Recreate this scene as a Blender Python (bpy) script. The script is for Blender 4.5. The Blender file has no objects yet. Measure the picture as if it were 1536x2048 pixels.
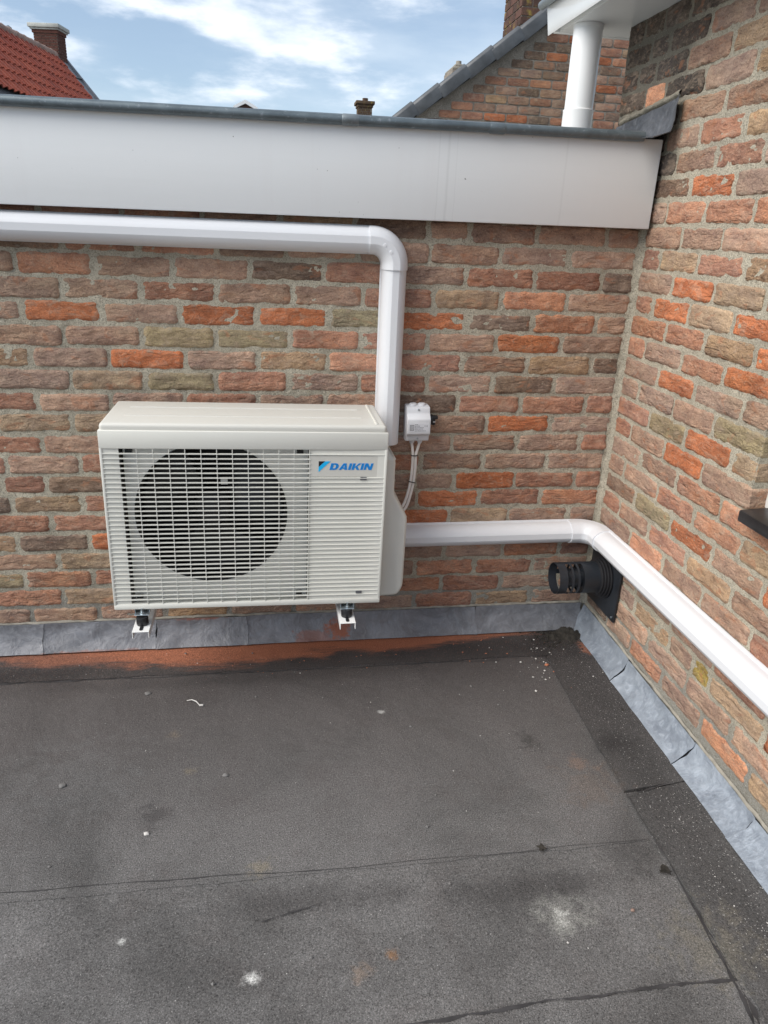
import bpy, bmesh, math, random
from mathutils import Vector, Matrix, noise as mnoise

random.seed(7)
R = math.radians
scene = bpy.context.scene
COL = scene.collection

# ------------------------------------------------------------------ camera
cam_data = bpy.data.cameras.new("camera")
cam = bpy.data.objects.new("camera", cam_data)
COL.objects.link(cam)
cam_data.sensor_fit = 'VERTICAL'
cam_data.sensor_height = 24.0
cam_data.lens = 24.0 * 1425.32 / 2048.0
cam_data.clip_start = 0.05
cam_data.clip_end = 3000
_r = Vector((0.98747222, -0.15233725, 0.0411337))
_u = Vector((0.01804787, 0.36800966, 0.92964679))
_f = Vector((0.15675744, 0.91725801, -0.36614868))
cam.matrix_world = Matrix(((_r.x, _u.x, -_f.x, -1.06842), (_r.y, _u.y, -_f.y, -2.0494),
                           (_r.z, _u.z, -_f.z, 1.26042), (0, 0, 0, 1)))
scene.camera = cam

# ------------------------------------------------------------------ sky, sun, exposure
SUN_AZ, SUN_EL = 250.0, 42.0       # compass style: clockwise from +Y
world = bpy.data.worlds.new("World")
scene.world = world
world.use_nodes = True
wt = world.node_tree
wt.nodes.clear()
w_out = wt.nodes.new("ShaderNodeOutputWorld")
w_bg = wt.nodes.new("ShaderNodeBackground")
w_bg.inputs["Strength"].default_value = 0.050
w_sky = wt.nodes.new("ShaderNodeTexSky")
w_sky.sky_type = 'NISHITA'
w_sky.sun_disc = False
w_sky.sun_elevation = R(SUN_EL)
w_sky.sun_rotation = R(SUN_AZ)
w_sky.air_density = 1.0
w_sky.dust_density = 0.6
w_sky.ozone_density = 2.0
w_tc = wt.nodes.new("ShaderNodeTexCoord")


def w_noise(scale, zscale, loc, detail, lo, hi, rough=0.55):
    mp = wt.nodes.new("ShaderNodeMapping")
    mp.inputs["Scale"].default_value = (1, 1, zscale)
    mp.inputs["Location"].default_value = loc
    nz = wt.nodes.new("ShaderNodeTexNoise")
    nz.inputs["Scale"].default_value = scale
    nz.inputs["Detail"].default_value = detail
    nz.inputs["Roughness"].default_value = rough
    mr = wt.nodes.new("ShaderNodeMapRange")
    mr.interpolation_type = 'SMOOTHSTEP'
    mr.inputs["From Min"].default_value = lo
    mr.inputs["From Max"].default_value = hi
    wt.links.new(w_tc.outputs["Generated"], mp.inputs["Vector"])
    wt.links.new(mp.outputs["Vector"], nz.inputs["Vector"])
    wt.links.new(nz.outputs["Fac"], mr.inputs["Value"])
    return mr.outputs["Result"]


def w_mix(fac, a, b):
    m = wt.nodes.new("ShaderNodeMix")
    m.data_type = 'RGBA'
    if hasattr(fac, "default_value"):
        wt.links.new(fac, m.inputs["Factor"])
    else:
        m.inputs["Factor"].default_value = fac
    for v, k in ((a, "A"), (b, "B")):
        s = [i for i in m.inputs if i.name == k and i.type == 'RGBA'][0]
        if hasattr(v, "default_value"):
            wt.links.new(v, s)
        else:
            s.default_value = v
    return [o for o in m.outputs if o.type == 'RGBA'][0]


veil = w_noise(2.4, 4.0, (0.4, 0.2, 0.1), 7, 0.36, 0.68)
puff = w_noise(6.0, 3.2, (2.31, 0.4, 0.75), 9, 0.48, 0.70, 0.55)
puff_tone = w_noise(7.5, 2.6, (1.3, 4.4, 1.35), 6, 0.35, 0.7)
cloud_col = w_mix(puff_tone, (7.2, 7.8, 8.6, 1), (9.0, 9.3, 9.8, 1))
lvl = wt.nodes.new("ShaderNodeMath")
lvl.operation = 'MULTIPLY_ADD'
lvl.inputs[1].default_value = 0.55
lvl.inputs[2].default_value = 0.22
wt.links.new(veil, lvl.inputs[0])
sky_veiled = w_mix(lvl.outputs[0], w_sky.outputs["Color"], (5.6, 6.5, 7.5, 1))
wt.links.new(w_mix(puff, sky_veiled, cloud_col), w_bg.inputs["Color"])
wt.links.new(w_bg.outputs["Background"], w_out.inputs["Surface"])

sun_data = bpy.data.lights.new("sun", 'SUN')
sun_data.energy = 1.5
sun_data.angle = R(50)
sun_data.color = (1.0, 0.945, 0.87)
sun = bpy.data.objects.new("sun", sun_data)
COL.objects.link(sun)
_sd = Vector((math.sin(R(SUN_AZ)) * math.cos(R(SUN_EL)), math.cos(R(SUN_AZ)) * math.cos(R(SUN_EL)), math.sin(R(SUN_EL))))
sun.rotation_euler = _sd.to_track_quat('Z', 'Y').to_euler()
sun.location = (-4, -4, 6)

scene.view_settings.view_transform = 'Standard'
scene.view_settings.look = 'None'
scene.view_settings.exposure = 1.49
scene.view_settings.gamma = 1.0
scene.view_settings.use_curve_mapping = False
scene.render.engine = 'CYCLES'
scene.cycles.max_bounces = 6


# ------------------------------------------------------------------ helpers: objects
def link_obj(name, me, mat=None, parent=None, loc=(0, 0, 0)):
    o = bpy.data.objects.new(name, me)
    COL.objects.link(o)
    if mat is not None and me is not None and len(me.materials) == 0:
        me.materials.append(mat)
    o.location = loc
    if parent is not None:
        o.parent = parent
    return o


def tag(o, label=None, cat=None, group=None, kind=None):
    if label:
        o["label"] = label
    if cat:
        o["category"] = cat
    if group:
        o["group"] = group
    if kind:
        o["kind"] = kind
    return o


def thing(name, label, cat, loc=(0, 0, 0), group=None, rot=(0, 0, 0)):
    o = bpy.data.objects.new(name, None)
    o.empty_display_size = 0.1
    COL.objects.link(o)
    o.location = loc
    o.rotation_euler = rot
    return tag(o, label, cat, group)


class MB:
    """collects shapes into one mesh"""
    def __init__(self):
        self.bm = bmesh.new()

    def merge(self, other):
        me = bpy.data.meshes.new("tmp")
        other.to_mesh(me)
        other.free()
        self.bm.from_mesh(me)
        bpy.data.meshes.remove(me)
        return self

    def box(self, x0, x1, y0, y1, z0, z1, bev=0.0, seg=2, rot=None, at=None):
        b = bmesh.new()
        bmesh.ops.create_cube(b, size=1)
        for v in b.verts:
            v.co = Vector(((x0 + x1) / 2 + v.co.x * (x1 - x0), (y0 + y1) / 2 + v.co.y * (y1 - y0), (z0 + z1) / 2 + v.co.z * (z1 - z0)))
        if bev:
            bmesh.ops.bevel(b, geom=b.edges[:], offset=bev, segments=seg, profile=0.5, affect='EDGES')
        if rot is not None:
            bmesh.ops.transform(b, matrix=rot, verts=b.verts)
        if at is not None:
            bmesh.ops.translate(b, vec=at, verts=b.verts)
        return self.merge(b)

    def prism(self, pts, fn, a, b_, bev=0.0, seg=2):
        """pts 2D polygon; fn(u, v, d) -> 3D; extruded d=a..b_"""
        b = bmesh.new()
        lo = [b.verts.new(fn(u, v, a)) for u, v in pts]
        hi = [b.verts.new(fn(u, v, b_)) for u, v in pts]
        n = len(pts)
        b.faces.new(lo[::-1])
        b.faces.new(hi)
        for i in range(n):
            b.faces.new((lo[i], lo[(i + 1) % n], hi[(i + 1) % n], hi[i]))
        bmesh.ops.recalc_face_normals(b, faces=b.faces)
        if bev:
            bmesh.ops.bevel(b, geom=b.edges[:], offset=bev, segments=seg, profile=0.5, affect='EDGES')
        return self.merge(b)

    def cyl(self, p0, p1, r0, r1=None, n=24, caps=True):
        r1 = r0 if r1 is None else r1
        p0, p1 = Vector(p0), Vector(p1)
        d = (p1 - p0).normalized()
        a = d.orthogonal().normalized()
        c = d.cross(a)
        bm = self.bm
        A = [bm.verts.new(p0 + r0 * (math.cos(t) * a + math.sin(t) * c)) for t in [2 * math.pi * i / n for i in range(n)]]
        B = [bm.verts.new(p1 + r1 * (math.cos(t) * a + math.sin(t) * c)) for t in [2 * math.pi * i / n for i in range(n)]]
        for i in range(n):
            bm.faces.new((A[i], A[(i + 1) % n], B[(i + 1) % n], B[i]))
        if caps:
            bm.faces.new(A[::-1])
            bm.faces.new(B)
        return self

    def tube(self, pts, r, n=10, caps=True):
        pts = [Vector(p) for p in pts]
        rings = []
        up = None
        for i, p in enumerate(pts):
            d = (pts[min(i + 1, len(pts) - 1)] - pts[max(i - 1, 0)]).normalized()
            a = d.orthogonal().normalized() if up is None else (up - d * up.dot(d)).normalized()
            up = a
            c = d.cross(a)
            rr = r[i] if isinstance(r, (list, tuple)) else r
            rings.append([self.bm.verts.new(p + rr * (math.cos(t) * a + math.sin(t) * c)) for t in [2 * math.pi * k / n for k in range(n)]])
        for A, B in zip(rings, rings[1:]):
            for k in range(n):
                self.bm.faces.new((A[k], A[(k + 1) % n], B[(k + 1) % n], B[k]))
        if caps:
            self.bm.faces.new(rings[0][::-1])
            self.bm.faces.new(rings[-1])
        return self

    def sweep(self, prof, frames, caps=True):
        """prof: (h, d); frames: (origin, D, H)"""
        rings = [[self.bm.verts.new(Vector(o) + d * Vector(D) + h * Vector(H)) for h, d in prof] for o, D, H in frames]
        n = len(prof)
        for A, B in zip(rings, rings[1:]):
            for k in range(n):
                self.bm.faces.new((A[k], A[(k + 1) % n], B[(k + 1) % n], B[k]))
        if caps:
            self.bm.faces.new(rings[0][::-1])
            self.bm.faces.new(rings[-1])
        return self

    def grid(self, fn, nu, nv, flip=False):
        V = [[self.bm.verts.new(fn(i / nu, j / nv)) for j in range(nv + 1)] for i in range(nu + 1)]
        for i in range(nu):
            for j in range(nv):
                q = (V[i][j], V[i + 1][j], V[i + 1][j + 1], V[i][j + 1])
                self.bm.faces.new(q[::-1] if flip else q)
        return self

    def mesh(self, name, smooth=35, recalc=True):
        if recalc:
            bmesh.ops.recalc_face_normals(self.bm, faces=self.bm.faces)
        me = bpy.data.meshes.new(name)
        self.bm.to_mesh(me)
        self.bm.free()
        if smooth:
            me.polygons.foreach_set("use_smooth", [True] * len(me.polygons))
            me.set_sharp_from_angle(angle=R(smooth))
        return me

    def build(self, name, mat, parent=None, loc=(0, 0, 0), smooth=35, recalc=True):
        return link_obj(name, self.mesh(name, smooth, recalc), mat, parent, loc)


def fbm(x, y, z=0.0, s=1.0, octv=3):
    v, a, f = 0.0, 1.0, s
    for _ in range(octv):
        v += a * mnoise.noise(Vector((x * f + 13.1, y * f + 7.7, z * f + 3.3)))
        a *= 0.5
        f *= 2.1
    return v


# ------------------------------------------------------------------ helpers: materials
class Mat:
    def __init__(self, name, rough=0.6, metal=0.0, spec=0.5):
        self.m = bpy.data.materials.new(name)
        self.m.use_nodes = True
        self.t = self.m.node_tree
        self.b = self.t.nodes["Principled BSDF"]
        self.b.inputs["Roughness"].default_value = rough
        self.b.inputs["Metallic"].default_value = metal
        self.b.inputs["Specular IOR Level"].default_value = spec

    def node(self, kind, **kw):
        n = self.t.nodes.new(kind)
        for k, v in kw.items():
            setattr(n, k, v)
        return n

    def put(self, sock, v):
        if hasattr(v, "links") or hasattr(v, "is_output"):
            self.t.links.new(v, sock)
        else:
            if isinstance(v, (tuple, list)) and sock.type == 'RGBA' and len(v) == 3:
                v = (*v, 1)
            sock.default_value = v

    def pos(self):
        return self.node("ShaderNodeNewGeometry").outputs["Position"]

    def objco(self):
        return self.node("ShaderNodeTexCoord").outputs["Object"]

    def map(self, vec, scale=(1, 1, 1), loc=(0, 0, 0), rot=(0, 0, 0)):
        n = self.node("ShaderNodeMapping")
        self.put(n.inputs["Vector"], vec)
        self.put(n.inputs["Scale"], scale)
        self.put(n.inputs["Location"], loc)
        self.put(n.inputs["Rotation"], rot)
        return n.outputs["Vector"]

    def noise(self, vec, scale, detail=3, rough=0.55, dist=0.0, ridged=False):
        n = self.node("ShaderNodeTexNoise")
        if ridged:
            n.noise_type = 'RIDGED_MULTIFRACTAL'
        self.put(n.inputs["Vector"], vec)
        n.inputs["Scale"].default_value = scale
        n.inputs["Detail"].default_value = detail
        n.inputs["Roughness"].default_value = rough
        n.inputs["Distortion"].default_value = dist
        return n.outputs["Fac"]

    def voro(self, vec, scale, feature='F1'):
        n = self.node("ShaderNodeTexVoronoi", feature=feature)
        self.put(n.inputs["Vector"], vec)
        n.inputs["Scale"].default_value = scale
        return n

    def rng(self, v, a, b, c=0.0, d=1.0, smooth=False):
        n = self.node("ShaderNodeMapRange")
        if smooth:
            n.interpolation_type = 'SMOOTHSTEP'
        self.put(n.inputs["Value"], v)
        for k, x in zip(("From Min", "From Max", "To Min", "To Max"), (a, b, c, d)):
            self.put(n.inputs[k], x)
        return n.outputs["Result"]

    def math(self, op, a, b=0.0, c=None):
        n = self.node("ShaderNodeMath", operation=op)
        self.put(n.inputs[0], a)
        self.put(n.inputs[1], b)
        if c is not None:
            self.put(n.inputs[2], c)
        return n.outputs[0]

    def vmath(self, op, a, b):
        n = self.node("ShaderNodeVectorMath", operation=op)
        self.put(n.inputs[0], a)
        self.put(n.inputs[1], b)
        return n.outputs[0]

    def dist(self, a, p, scale=(1, 1, 1)):
        d = self.vmath('MULTIPLY', self.vmath('SUBTRACT', a, p), scale)
        n = self.node("ShaderNodeVectorMath", operation='LENGTH')
        self.put(n.inputs[0], d)
        return n.outputs["Value"]

    def mix(self, fac, a, b, mode='MIX'):
        n = self.node("ShaderNodeMix", data_type='RGBA', blend_type=mode)
        self.put(n.inputs[0], fac)
        self.put([i for i in n.inputs if i.name == 'A' and i.type == 'RGBA'][0], a)
        self.put([i for i in n.inputs if i.name == 'B' and i.type == 'RGBA'][0], b)
        return [o for o in n.outputs if o.type == 'RGBA'][0]

    def sep(self, v):
        n = self.node("ShaderNodeSeparateXYZ")
        self.put(n.inputs[0], v)
        return n.outputs

    def color(self, v):
        self.put(self.b.inputs["Base Color"], v)
        return self

    def rough(self, v):
        self.put(self.b.inputs["Roughness"], v)
        return self

    def bump(self, h, strength=0.5, dist=0.002, prev=None):
        n = self.node("ShaderNodeBump")
        n.inputs["Strength"].default_value = strength
        n.inputs["Distance"].default_value = dist
        self.put(n.inputs["Height"], h)
        if prev is not None:
            self.put(n.inputs["Normal"], prev)
        self.put(self.b.inputs["Normal"], n.outputs["Normal"])
        return n.outputs["Normal"]


def plain(name, col, rough=0.5, metal=0.0, var=0.06, scale=6.0, bump=0.0, bscale=120, spec=0.5):
    m = Mat(name, rough, metal, spec)
    p = m.pos()
    n = m.noise(p, scale, 4)
    m.color(m.mix(m.rng(n, 0.3, 0.7), tuple(c * (1 - var) for c in col), tuple(min(1, c * (1 + var)) for c in col)))
    if bump:
        m.bump(m.noise(p, bscale, 3), bump, 0.001)
    return m.m

# brick joints measured along each course, and the clay tone of each brick
BACK_COURSES = {
    -1: ([-2.231,-2.031,-1.831,-1.631,-1.431,-1.231,-1.031,-0.831,-0.631,-0.512,-0.315,-0.11,-0.004], [2,5,2,2,2,0,5,1,0,0,0,0]),
    0: ([-2.187,-1.987,-1.787,-1.587,-1.396,-1.197,-1.016,-0.82,-0.62,-0.418,-0.213,-0.004], [0,0,1,2,2,1,0,0,0,0,0]),
    1: ([-2.104,-1.904,-1.704,-1.513,-1.312,-1.112,-0.913,-0.716,-0.513,-0.308,-0.106,-0.004], [1,0,2,0,0,1,2,0,2,2,1]),
    2: ([-2.2,-2.0,-1.8,-1.6,-1.401,-1.203,-0.999,-0.804,-0.603,-0.403,-0.204,-0.004], [2,1,0,0,2,0,0,2,5,4,0]),
    3: ([-2.102,-1.902,-1.702,-1.503,-1.301,-1.097,-0.899,-0.702,-0.5,-0.303,-0.103,-0.004], [5,0,3,0,3,3,6,3,1,4,0]),
    4: ([-2.207,-2.007,-1.807,-1.607,-1.407,-1.21,-1.005,-0.809,-0.612,-0.407,-0.204,-0.004], [0,0,0,0,6,6,2,2,0,3,0]),
    5: ([-2.095,-1.895,-1.695,-1.496,-1.296,-1.095,-0.901,-0.706,-0.504,-0.304,-0.101,-0.004], [1,5,0,3,0,5,4,2,0,5,1]),
    6: ([-2.203,-2.003,-1.803,-1.603,-1.406,-1.214,-1.012,-0.807,-0.606,-0.405,-0.211,-0.004], [1,0,0,5,6,2,0,2,0,1,0]),
    7: ([-2.096,-1.896,-1.696,-1.502,-1.301,-1.101,-0.905,-0.71,-0.51,-0.31,-0.102,-0.004], [0,2,0,0,2,0,0,1,2,2,2]),
    8: ([-2.209,-2.009,-1.809,-1.609,-1.41,-1.21,-1.011,-0.811,-0.611,-0.414,-0.207,-0.004], [5,2,5,5,0,0,0,0,0,3,0]),
    9: ([-2.097,-1.897,-1.697,-1.5,-1.303,-1.107,-0.91,-0.713,-0.517,-0.309,-0.102,-0.004], [5,2,0,0,1,0,0,0,0,0,2]),
    10: ([-2.2,-2.0,-1.8,-1.604,-1.406,-1.207,-1.009,-0.81,-0.612,-0.411,-0.205,-0.004], [0,2,0,2,1,5,0,2,0,0,0]),
    11: ([-2.223,-2.023,-1.823,-1.7,-1.486,-1.272,-1.057,-0.843,-0.629,-0.498,-0.301,-0.102,-0.004], [2,0,2,1,5,1,0,0,0,3,2,2]),
    12: ([-2.204,-2.004,-1.804,-1.611,-1.412,-1.212,-1.013,-0.814,-0.615,-0.415,-0.209,-0.004], [2,1,5,2,5,0,2,0,3,2,4]),
    13: ([-2.105,-1.905,-1.705,-1.505,-1.305,-1.106,-0.906,-0.706,-0.506,-0.311,-0.107,-0.004], [2,2,2,0,0,2,0,3,5,0,0]),
    14: ([-2.202,-2.002,-1.802,-1.604,-1.404,-1.204,-1.004,-0.804,-0.604,-0.406,-0.192,-0.004], [0,5,1,3,2,1,1,2,0,4,2]),
    15: ([-2.096,-1.896,-1.696,-1.499,-1.302,-1.105,-0.908,-0.711,-0.514,-0.315,-0.12,-0.004], [2,0,5,0,2,5,5,0,0,4,2]),
    16: ([-2.201,-2.001,-1.801,-1.608,-1.408,-1.208,-1.008,-0.808,-0.608,-0.407,-0.207,-0.004], [1,6,4,2,0,1,1,0,4,2,0]),
    17: ([-2.1,-1.9,-1.7,-1.503,-1.305,-1.108,-0.911,-0.713,-0.516,-0.312,-0.111,-0.004], [1,2,5,1,0,0,1,4,2,0,0]),
    18: ([-2.197,-1.997,-1.797,-1.602,-1.402,-1.203,-1.003,-0.803,-0.603,-0.401,-0.2,-0.004], [5,0,0,0,5,0,0,0,2,5,0]),
}
SIDE_COURSES = {
    -11: ([0.285,0.092,-0.1,-0.3,-0.5,-0.7,-0.9,-1.1,-1.3,-1.5], [1,1,0,4,5,4,0,2,4]),
    -10: ([0.285,0.19,0.079,-0.052,-0.252,-0.452,-0.652,-0.852,-1.052,-1.252,-1.452], [1,1,1,1,1,5,0,0,4,0]),
    -9: ([0.285,0.136,0.028,-0.159,-0.337,-0.537,-0.737,-0.937,-1.137,-1.337,-1.537], [1,1,1,0,0,5,4,5,5,0]),
    -8: ([0.285,0.187,0.084,-0.077,-0.268,-0.468,-0.668,-0.868,-1.068,-1.268,-1.468], [1,1,1,0,5,2,0,0,2,0]),
    -7: ([0.285,0.123,0.015,-0.176,-0.375,-0.575,-0.775,-0.975,-1.175,-1.375], [1,4,1,0,5,4,0,2,0]),
    -6: ([0.285,0.103,-0.079,-0.282,-0.482,-0.682,-0.882,-1.082,-1.282,-1.482], [1,1,0,0,0,5,5,0,0]),
    -5: ([0.285,0.124,-0.036,-0.197,-0.38,-0.58,-0.78,-0.98,-1.18,-1.38], [1,1,0,2,5,4,2,0,2]),
    -4: ([-0.006,-0.106,-0.289,-0.47,-0.67,-0.87,-1.07,-1.27,-1.47], [1,0,2,0,0,0,2,0]),
    -3: ([-0.006,-0.197,-0.386,-0.586,-0.786,-0.986,-1.186,-1.386], [1,3,0,2,0,4,4]),
    -2: ([-0.006,-0.1,-0.288,-0.478,-0.678,-0.878,-1.078,-1.278,-1.478], [0,4,4,4,5,2,2,4]),
    -1: ([-0.006,-0.198,-0.379,-0.579,-0.779,-0.979,-1.179,-1.379], [0,0,0,0,2,4,4]),
    0: ([-0.006,-0.108,-0.295,-0.487,-0.687,-0.887,-1.087,-1.287,-1.487], [2,5,2,5,4,0,4,0]),
    1: ([-0.006,-0.195,-0.387,-0.582,-0.782,-0.982,-1.182,-1.382], [0,3,5,4,0,4,0]),
    2: ([-0.006,-0.116,-0.3,-0.487,-0.687,-0.887,-1.087,-1.287,-1.487], [2,3,5,3,0,5,0,4]),
    3: ([-0.006,-0.203,-0.393,-0.59,-0.79,-0.99,-1.19,-1.39], [4,4,5,3,0,0,5]),
    4: ([-0.006,-0.111,-0.305,-0.495,-0.695,-0.895,-1.095,-1.295,-1.495], [2,0,4,3,0,0,2,2]),
    5: ([-0.006,-0.206,-0.391,-0.589,-0.789,-0.989,-1.189,-1.389], [0,3,0,0,0,2,0]),
    6: ([-0.006,-0.117,-0.309,-0.497,-0.697,-0.897,-1.097,-1.297,-1.497], [0,0,0,6,4,5,0,0]),
    7: ([-0.006,-0.202,-0.389,-0.591,-0.791,-0.991,-1.191,-1.391], [2,6,3,5,2,5,5]),
    8: ([-0.006,-0.111,-0.306,-0.491,-0.691,-0.891,-1.091,-1.291,-1.491], [2,0,3,0,2,4,0,4]),
    9: ([-0.006,-0.192,-0.392,-0.592,-0.792,-0.992,-1.192,-1.392], [0,0,4,4,4,0,0]),
    10: ([-0.006,-0.11,-0.311,-0.497,-0.692,-0.892,-1.092,-1.292,-1.492], [0,0,2,4,5,2,0,0]),
    11: ([-0.006,-0.202,-0.402,-0.599,-0.798,-0.998,-1.198,-1.398], [1,6,3,0,3,4,0]),
    12: ([-0.006,-0.121,-0.303,-0.505,-0.701,-0.901,-1.101,-1.301,-1.501], [2,0,2,5,0,0,0,2]),
    13: ([-0.006,-0.212,-0.403,-0.598,-0.795,-0.995,-1.195,-1.395], [0,4,0,0,2,0,0]),
    14: ([-0.006,-0.17,-0.37,-0.57,-0.77,-0.97,-1.17,-1.37], [0,5,0,0,0,0,0]),
    15: ([-0.006,-0.1,-0.3,-0.5,-0.7,-0.9,-1.1,-1.3,-1.5], [0,0,0,0,2,0,0,2]),
    16: ([-0.006,-0.156,-0.307,-0.506,-0.624,-0.698,-0.909,-1.109,-1.309,-1.509], [1,0,5,0,7,5,3,0,5]),
    17: ([-0.006,-0.207,-0.408,-0.614,-0.81,-1.01,-1.21,-1.41], [1,0,0,0,0,0,0]),
    18: ([-0.006,-0.164,-0.321,-0.507,-0.704,-0.901,-1.101,-1.301,-1.501], [1,0,4,0,4,5,4,5]),
}
# ------------------------------------------------------------------ materials
def brick_material(name, bump_k=1.0, smear=0.55):
    m = Mat(name, 0.9, 0.0, 0.25)
    info = m.node("ShaderNodeObjectInfo")
    off = m.vmath('SCALE', (1, 1, 1), (0, 0, 0))
    sc = off.node
    sc.inputs[0].default_value = (37.0, 23.0, 51.0)
    m.put(sc.inputs["Scale"], info.outputs["Random"])
    oc = m.objco()
    p = m.vmath('ADD', oc, off)
    broad = m.noise(m.map(p, (11, 11, 22)), 1.0, 4, 0.6, 0.6)
    crease = m.noise(m.map(p, (16, 20, 62)), 1.0, 5, 0.55, 0.9, ridged=True)
    crease_m = m.rng(crease, 0.1, 0.75)
    lump = m.noise(m.map(p, (38, 38, 75)), 1.0, 5, 0.62, 1.2)
    grain = m.noise(p, 300, 3, 0.7)
    blot = m.noise(m.map(p, (70, 70, 110)), 1.0, 4, 0.7, 0.7)
    base = info.outputs["Color"]
    c = m.mix(m.rng(broad, 0.36, 0.66), m.mix(1.0, base, (0.72, 0.70, 0.74, 1), 'MULTIPLY'), m.mix(1.0, base, (1.18, 1.17, 1.15, 1), 'MULTIPLY'))
    c = m.mix(m.math('MULTIPLY', m.rng(lump, 0.52, 0.72), 0.42), c, (0.40, 0.31, 0.24, 1))
    c = m.mix(m.math('MULTIPLY', m.rng(lump, 0.44, 0.30), 0.5), c, m.mix(1.0, c, (0.5, 0.47, 0.46, 1), 'MULTIPLY'))
    c = m.mix(m.math('MULTIPLY', m.rng(grain, 0.52, 0.74), 0.8), c, m.mix(1.0, c, (1.7, 1.68, 1.6, 1), 'MULTIPLY'))
    c = m.mix(m.math('MULTIPLY', m.rng(grain, 0.46, 0.28), 0.8), c, m.mix(1.0, c, (0.45, 0.43, 0.42, 1), 'MULTIPLY'))
    c = m.mix(m.math('MULTIPLY', m.rng(blot, 0.55, 0.75), 0.45), c, (0.47, 0.34, 0.26, 1))
    c = m.mix(m.math('MULTIPLY', m.rng(blot, 0.43, 0.28), 0.7), c, m.mix(1.0, c, (0.45, 0.42, 0.42, 1), 'MULTIPLY'))
    patch = m.noise(m.map(p, (17, 17, 30)), 1.0, 3, 0.6, 0.8)
    c = m.mix(m.math('MULTIPLY', m.rng(patch, 0.58, 0.66), 0.45), c, (0.43, 0.185, 0.098, 1))
    c = m.mix(m.math('MULTIPLY', m.rng(patch, 0.42, 0.35), 0.30), c, (0.44, 0.33, 0.25, 1))
    wp = m.noise(m.pos(), 2.2, 4, 0.6)
    c = m.mix(m.math('MULTIPLY', m.rng(wp, 0.50, 0.68), 0.45), c, m.mix(1.0, c, (0.80, 0.80, 0.62, 1), 'MULTIPLY'))
    c = m.mix(m.math('MULTIPLY', m.rng(wp, 0.46, 0.34), 0.30), c, m.mix(1.0, c, (1.25, 1.15, 1.05, 1), 'MULTIPLY'))
    # cement smeared over the arrises
    s = m.sep(oc)
    ez = m.rng(m.math('ABSOLUTE', s[2]), 0.015, 0.027)
    sm = m.noise(p, 55, 5, 0.65, 0.8)
    sm = m.rng(m.math('ADD', sm, m.math('MULTIPLY', ez, 0.15)), 0.63, 0.76)
    c = m.mix(m.math('MULTIPLY', sm, smear), c, (0.36, 0.32, 0.25, 1))
    c = m.mix(m.math('MULTIPLY', m.rng(crease, 0.58, 0.92), 0.75), c, m.mix(1.0, c, (0.34, 0.31, 0.30, 1), 'MULTIPLY'))
    m.color(c)
    h = m.math('ADD', m.math('MULTIPLY', lump, 0.8), m.math('MULTIPLY', crease_m, -0.42))
    h = m.math('ADD', h, m.math('MULTIPLY', grain, 0.22))
    face = m.node("ShaderNodeMath", operation='FRACT')
    m.put(face.inputs[0], m.math('MULTIPLY', info.outputs["Random"], 7.31))
    h = m.math('MULTIPLY', h, m.rng(face.outputs[0], 0.0, 1.0, 0.45, 1.15))
    m.bump(h, 1.0 * bump_k, 0.013)
    return m.m


def mortar_material(name, col=(0.55, 0.50, 0.395), low_grey=True):
    m = Mat(name, 0.95, 0.0, 0.2)
    p = m.pos()
    g1 = m.noise(p, 300, 3, 0.75)
    g2 = m.noise(p, 60, 5, 0.7)
    g3 = m.noise(p, 7, 4)
    c = m.mix(m.rng(g3, 0.35, 0.65), tuple(x * 0.80 for x in col), tuple(x * 1.10 for x in col))
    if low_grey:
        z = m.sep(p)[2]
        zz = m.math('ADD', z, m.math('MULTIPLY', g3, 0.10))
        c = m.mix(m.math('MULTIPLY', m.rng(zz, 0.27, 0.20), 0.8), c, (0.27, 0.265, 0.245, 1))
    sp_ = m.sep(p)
    gutter_shade = m.math('MULTIPLY', m.rng(m.math('ADD', sp_[2], m.math('MULTIPLY', g3, 0.4)), 1.70, 1.88), m.rng(m.math('ADD', sp_[1], m.math('MULTIPLY', g3, 0.3)), -0.04, 0.15))
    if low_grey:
        c = m.mix(m.math('MULTIPLY', gutter_shade, 0.85), c, (0.10, 0.09, 0.075, 1))  # shade under the gutter painted into the mortar high on the house wall
    c = m.mix(m.rng(g1, 0.50, 0.36), c, tuple(x * 0.42 for x in col))
    c = m.mix(m.rng(g1, 0.60, 0.72), c, (0.66, 0.62, 0.53, 1))
    c = m.mix(m.math('MULTIPLY', m.rng(g2, 0.46, 0.30), 0.6), c, tuple(x * 0.45 for x in col))
    m.color(c)
    m.bump(m.math('ADD', g1, m.math('MULTIPLY', g2, 1.4)), 0.9, 0.006)
    return m.m


PINK, DARK, RED, ORANGE, RUST, TAN, OLIVE, YELLOW, STAIN_SHADE = range(9)
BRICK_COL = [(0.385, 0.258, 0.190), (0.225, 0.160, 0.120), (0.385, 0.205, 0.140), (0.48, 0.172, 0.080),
             (0.47, 0.235, 0.145), (0.40, 0.280, 0.180), (0.33, 0.270, 0.165), (0.46, 0.35, 0.10), (0.10, 0.080, 0.066)]  # last tone: stained brick, darkened further for the shade under the gutter
BRICK = brick_material("fired_clay")
BRICK_FAR = brick_material("fired_clay_distant", 0.8, 0.2)
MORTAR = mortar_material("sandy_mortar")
MORTAR_FAR = mortar_material("sandy_mortar_distant", (0.34, 0.30, 0.25), False)


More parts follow.
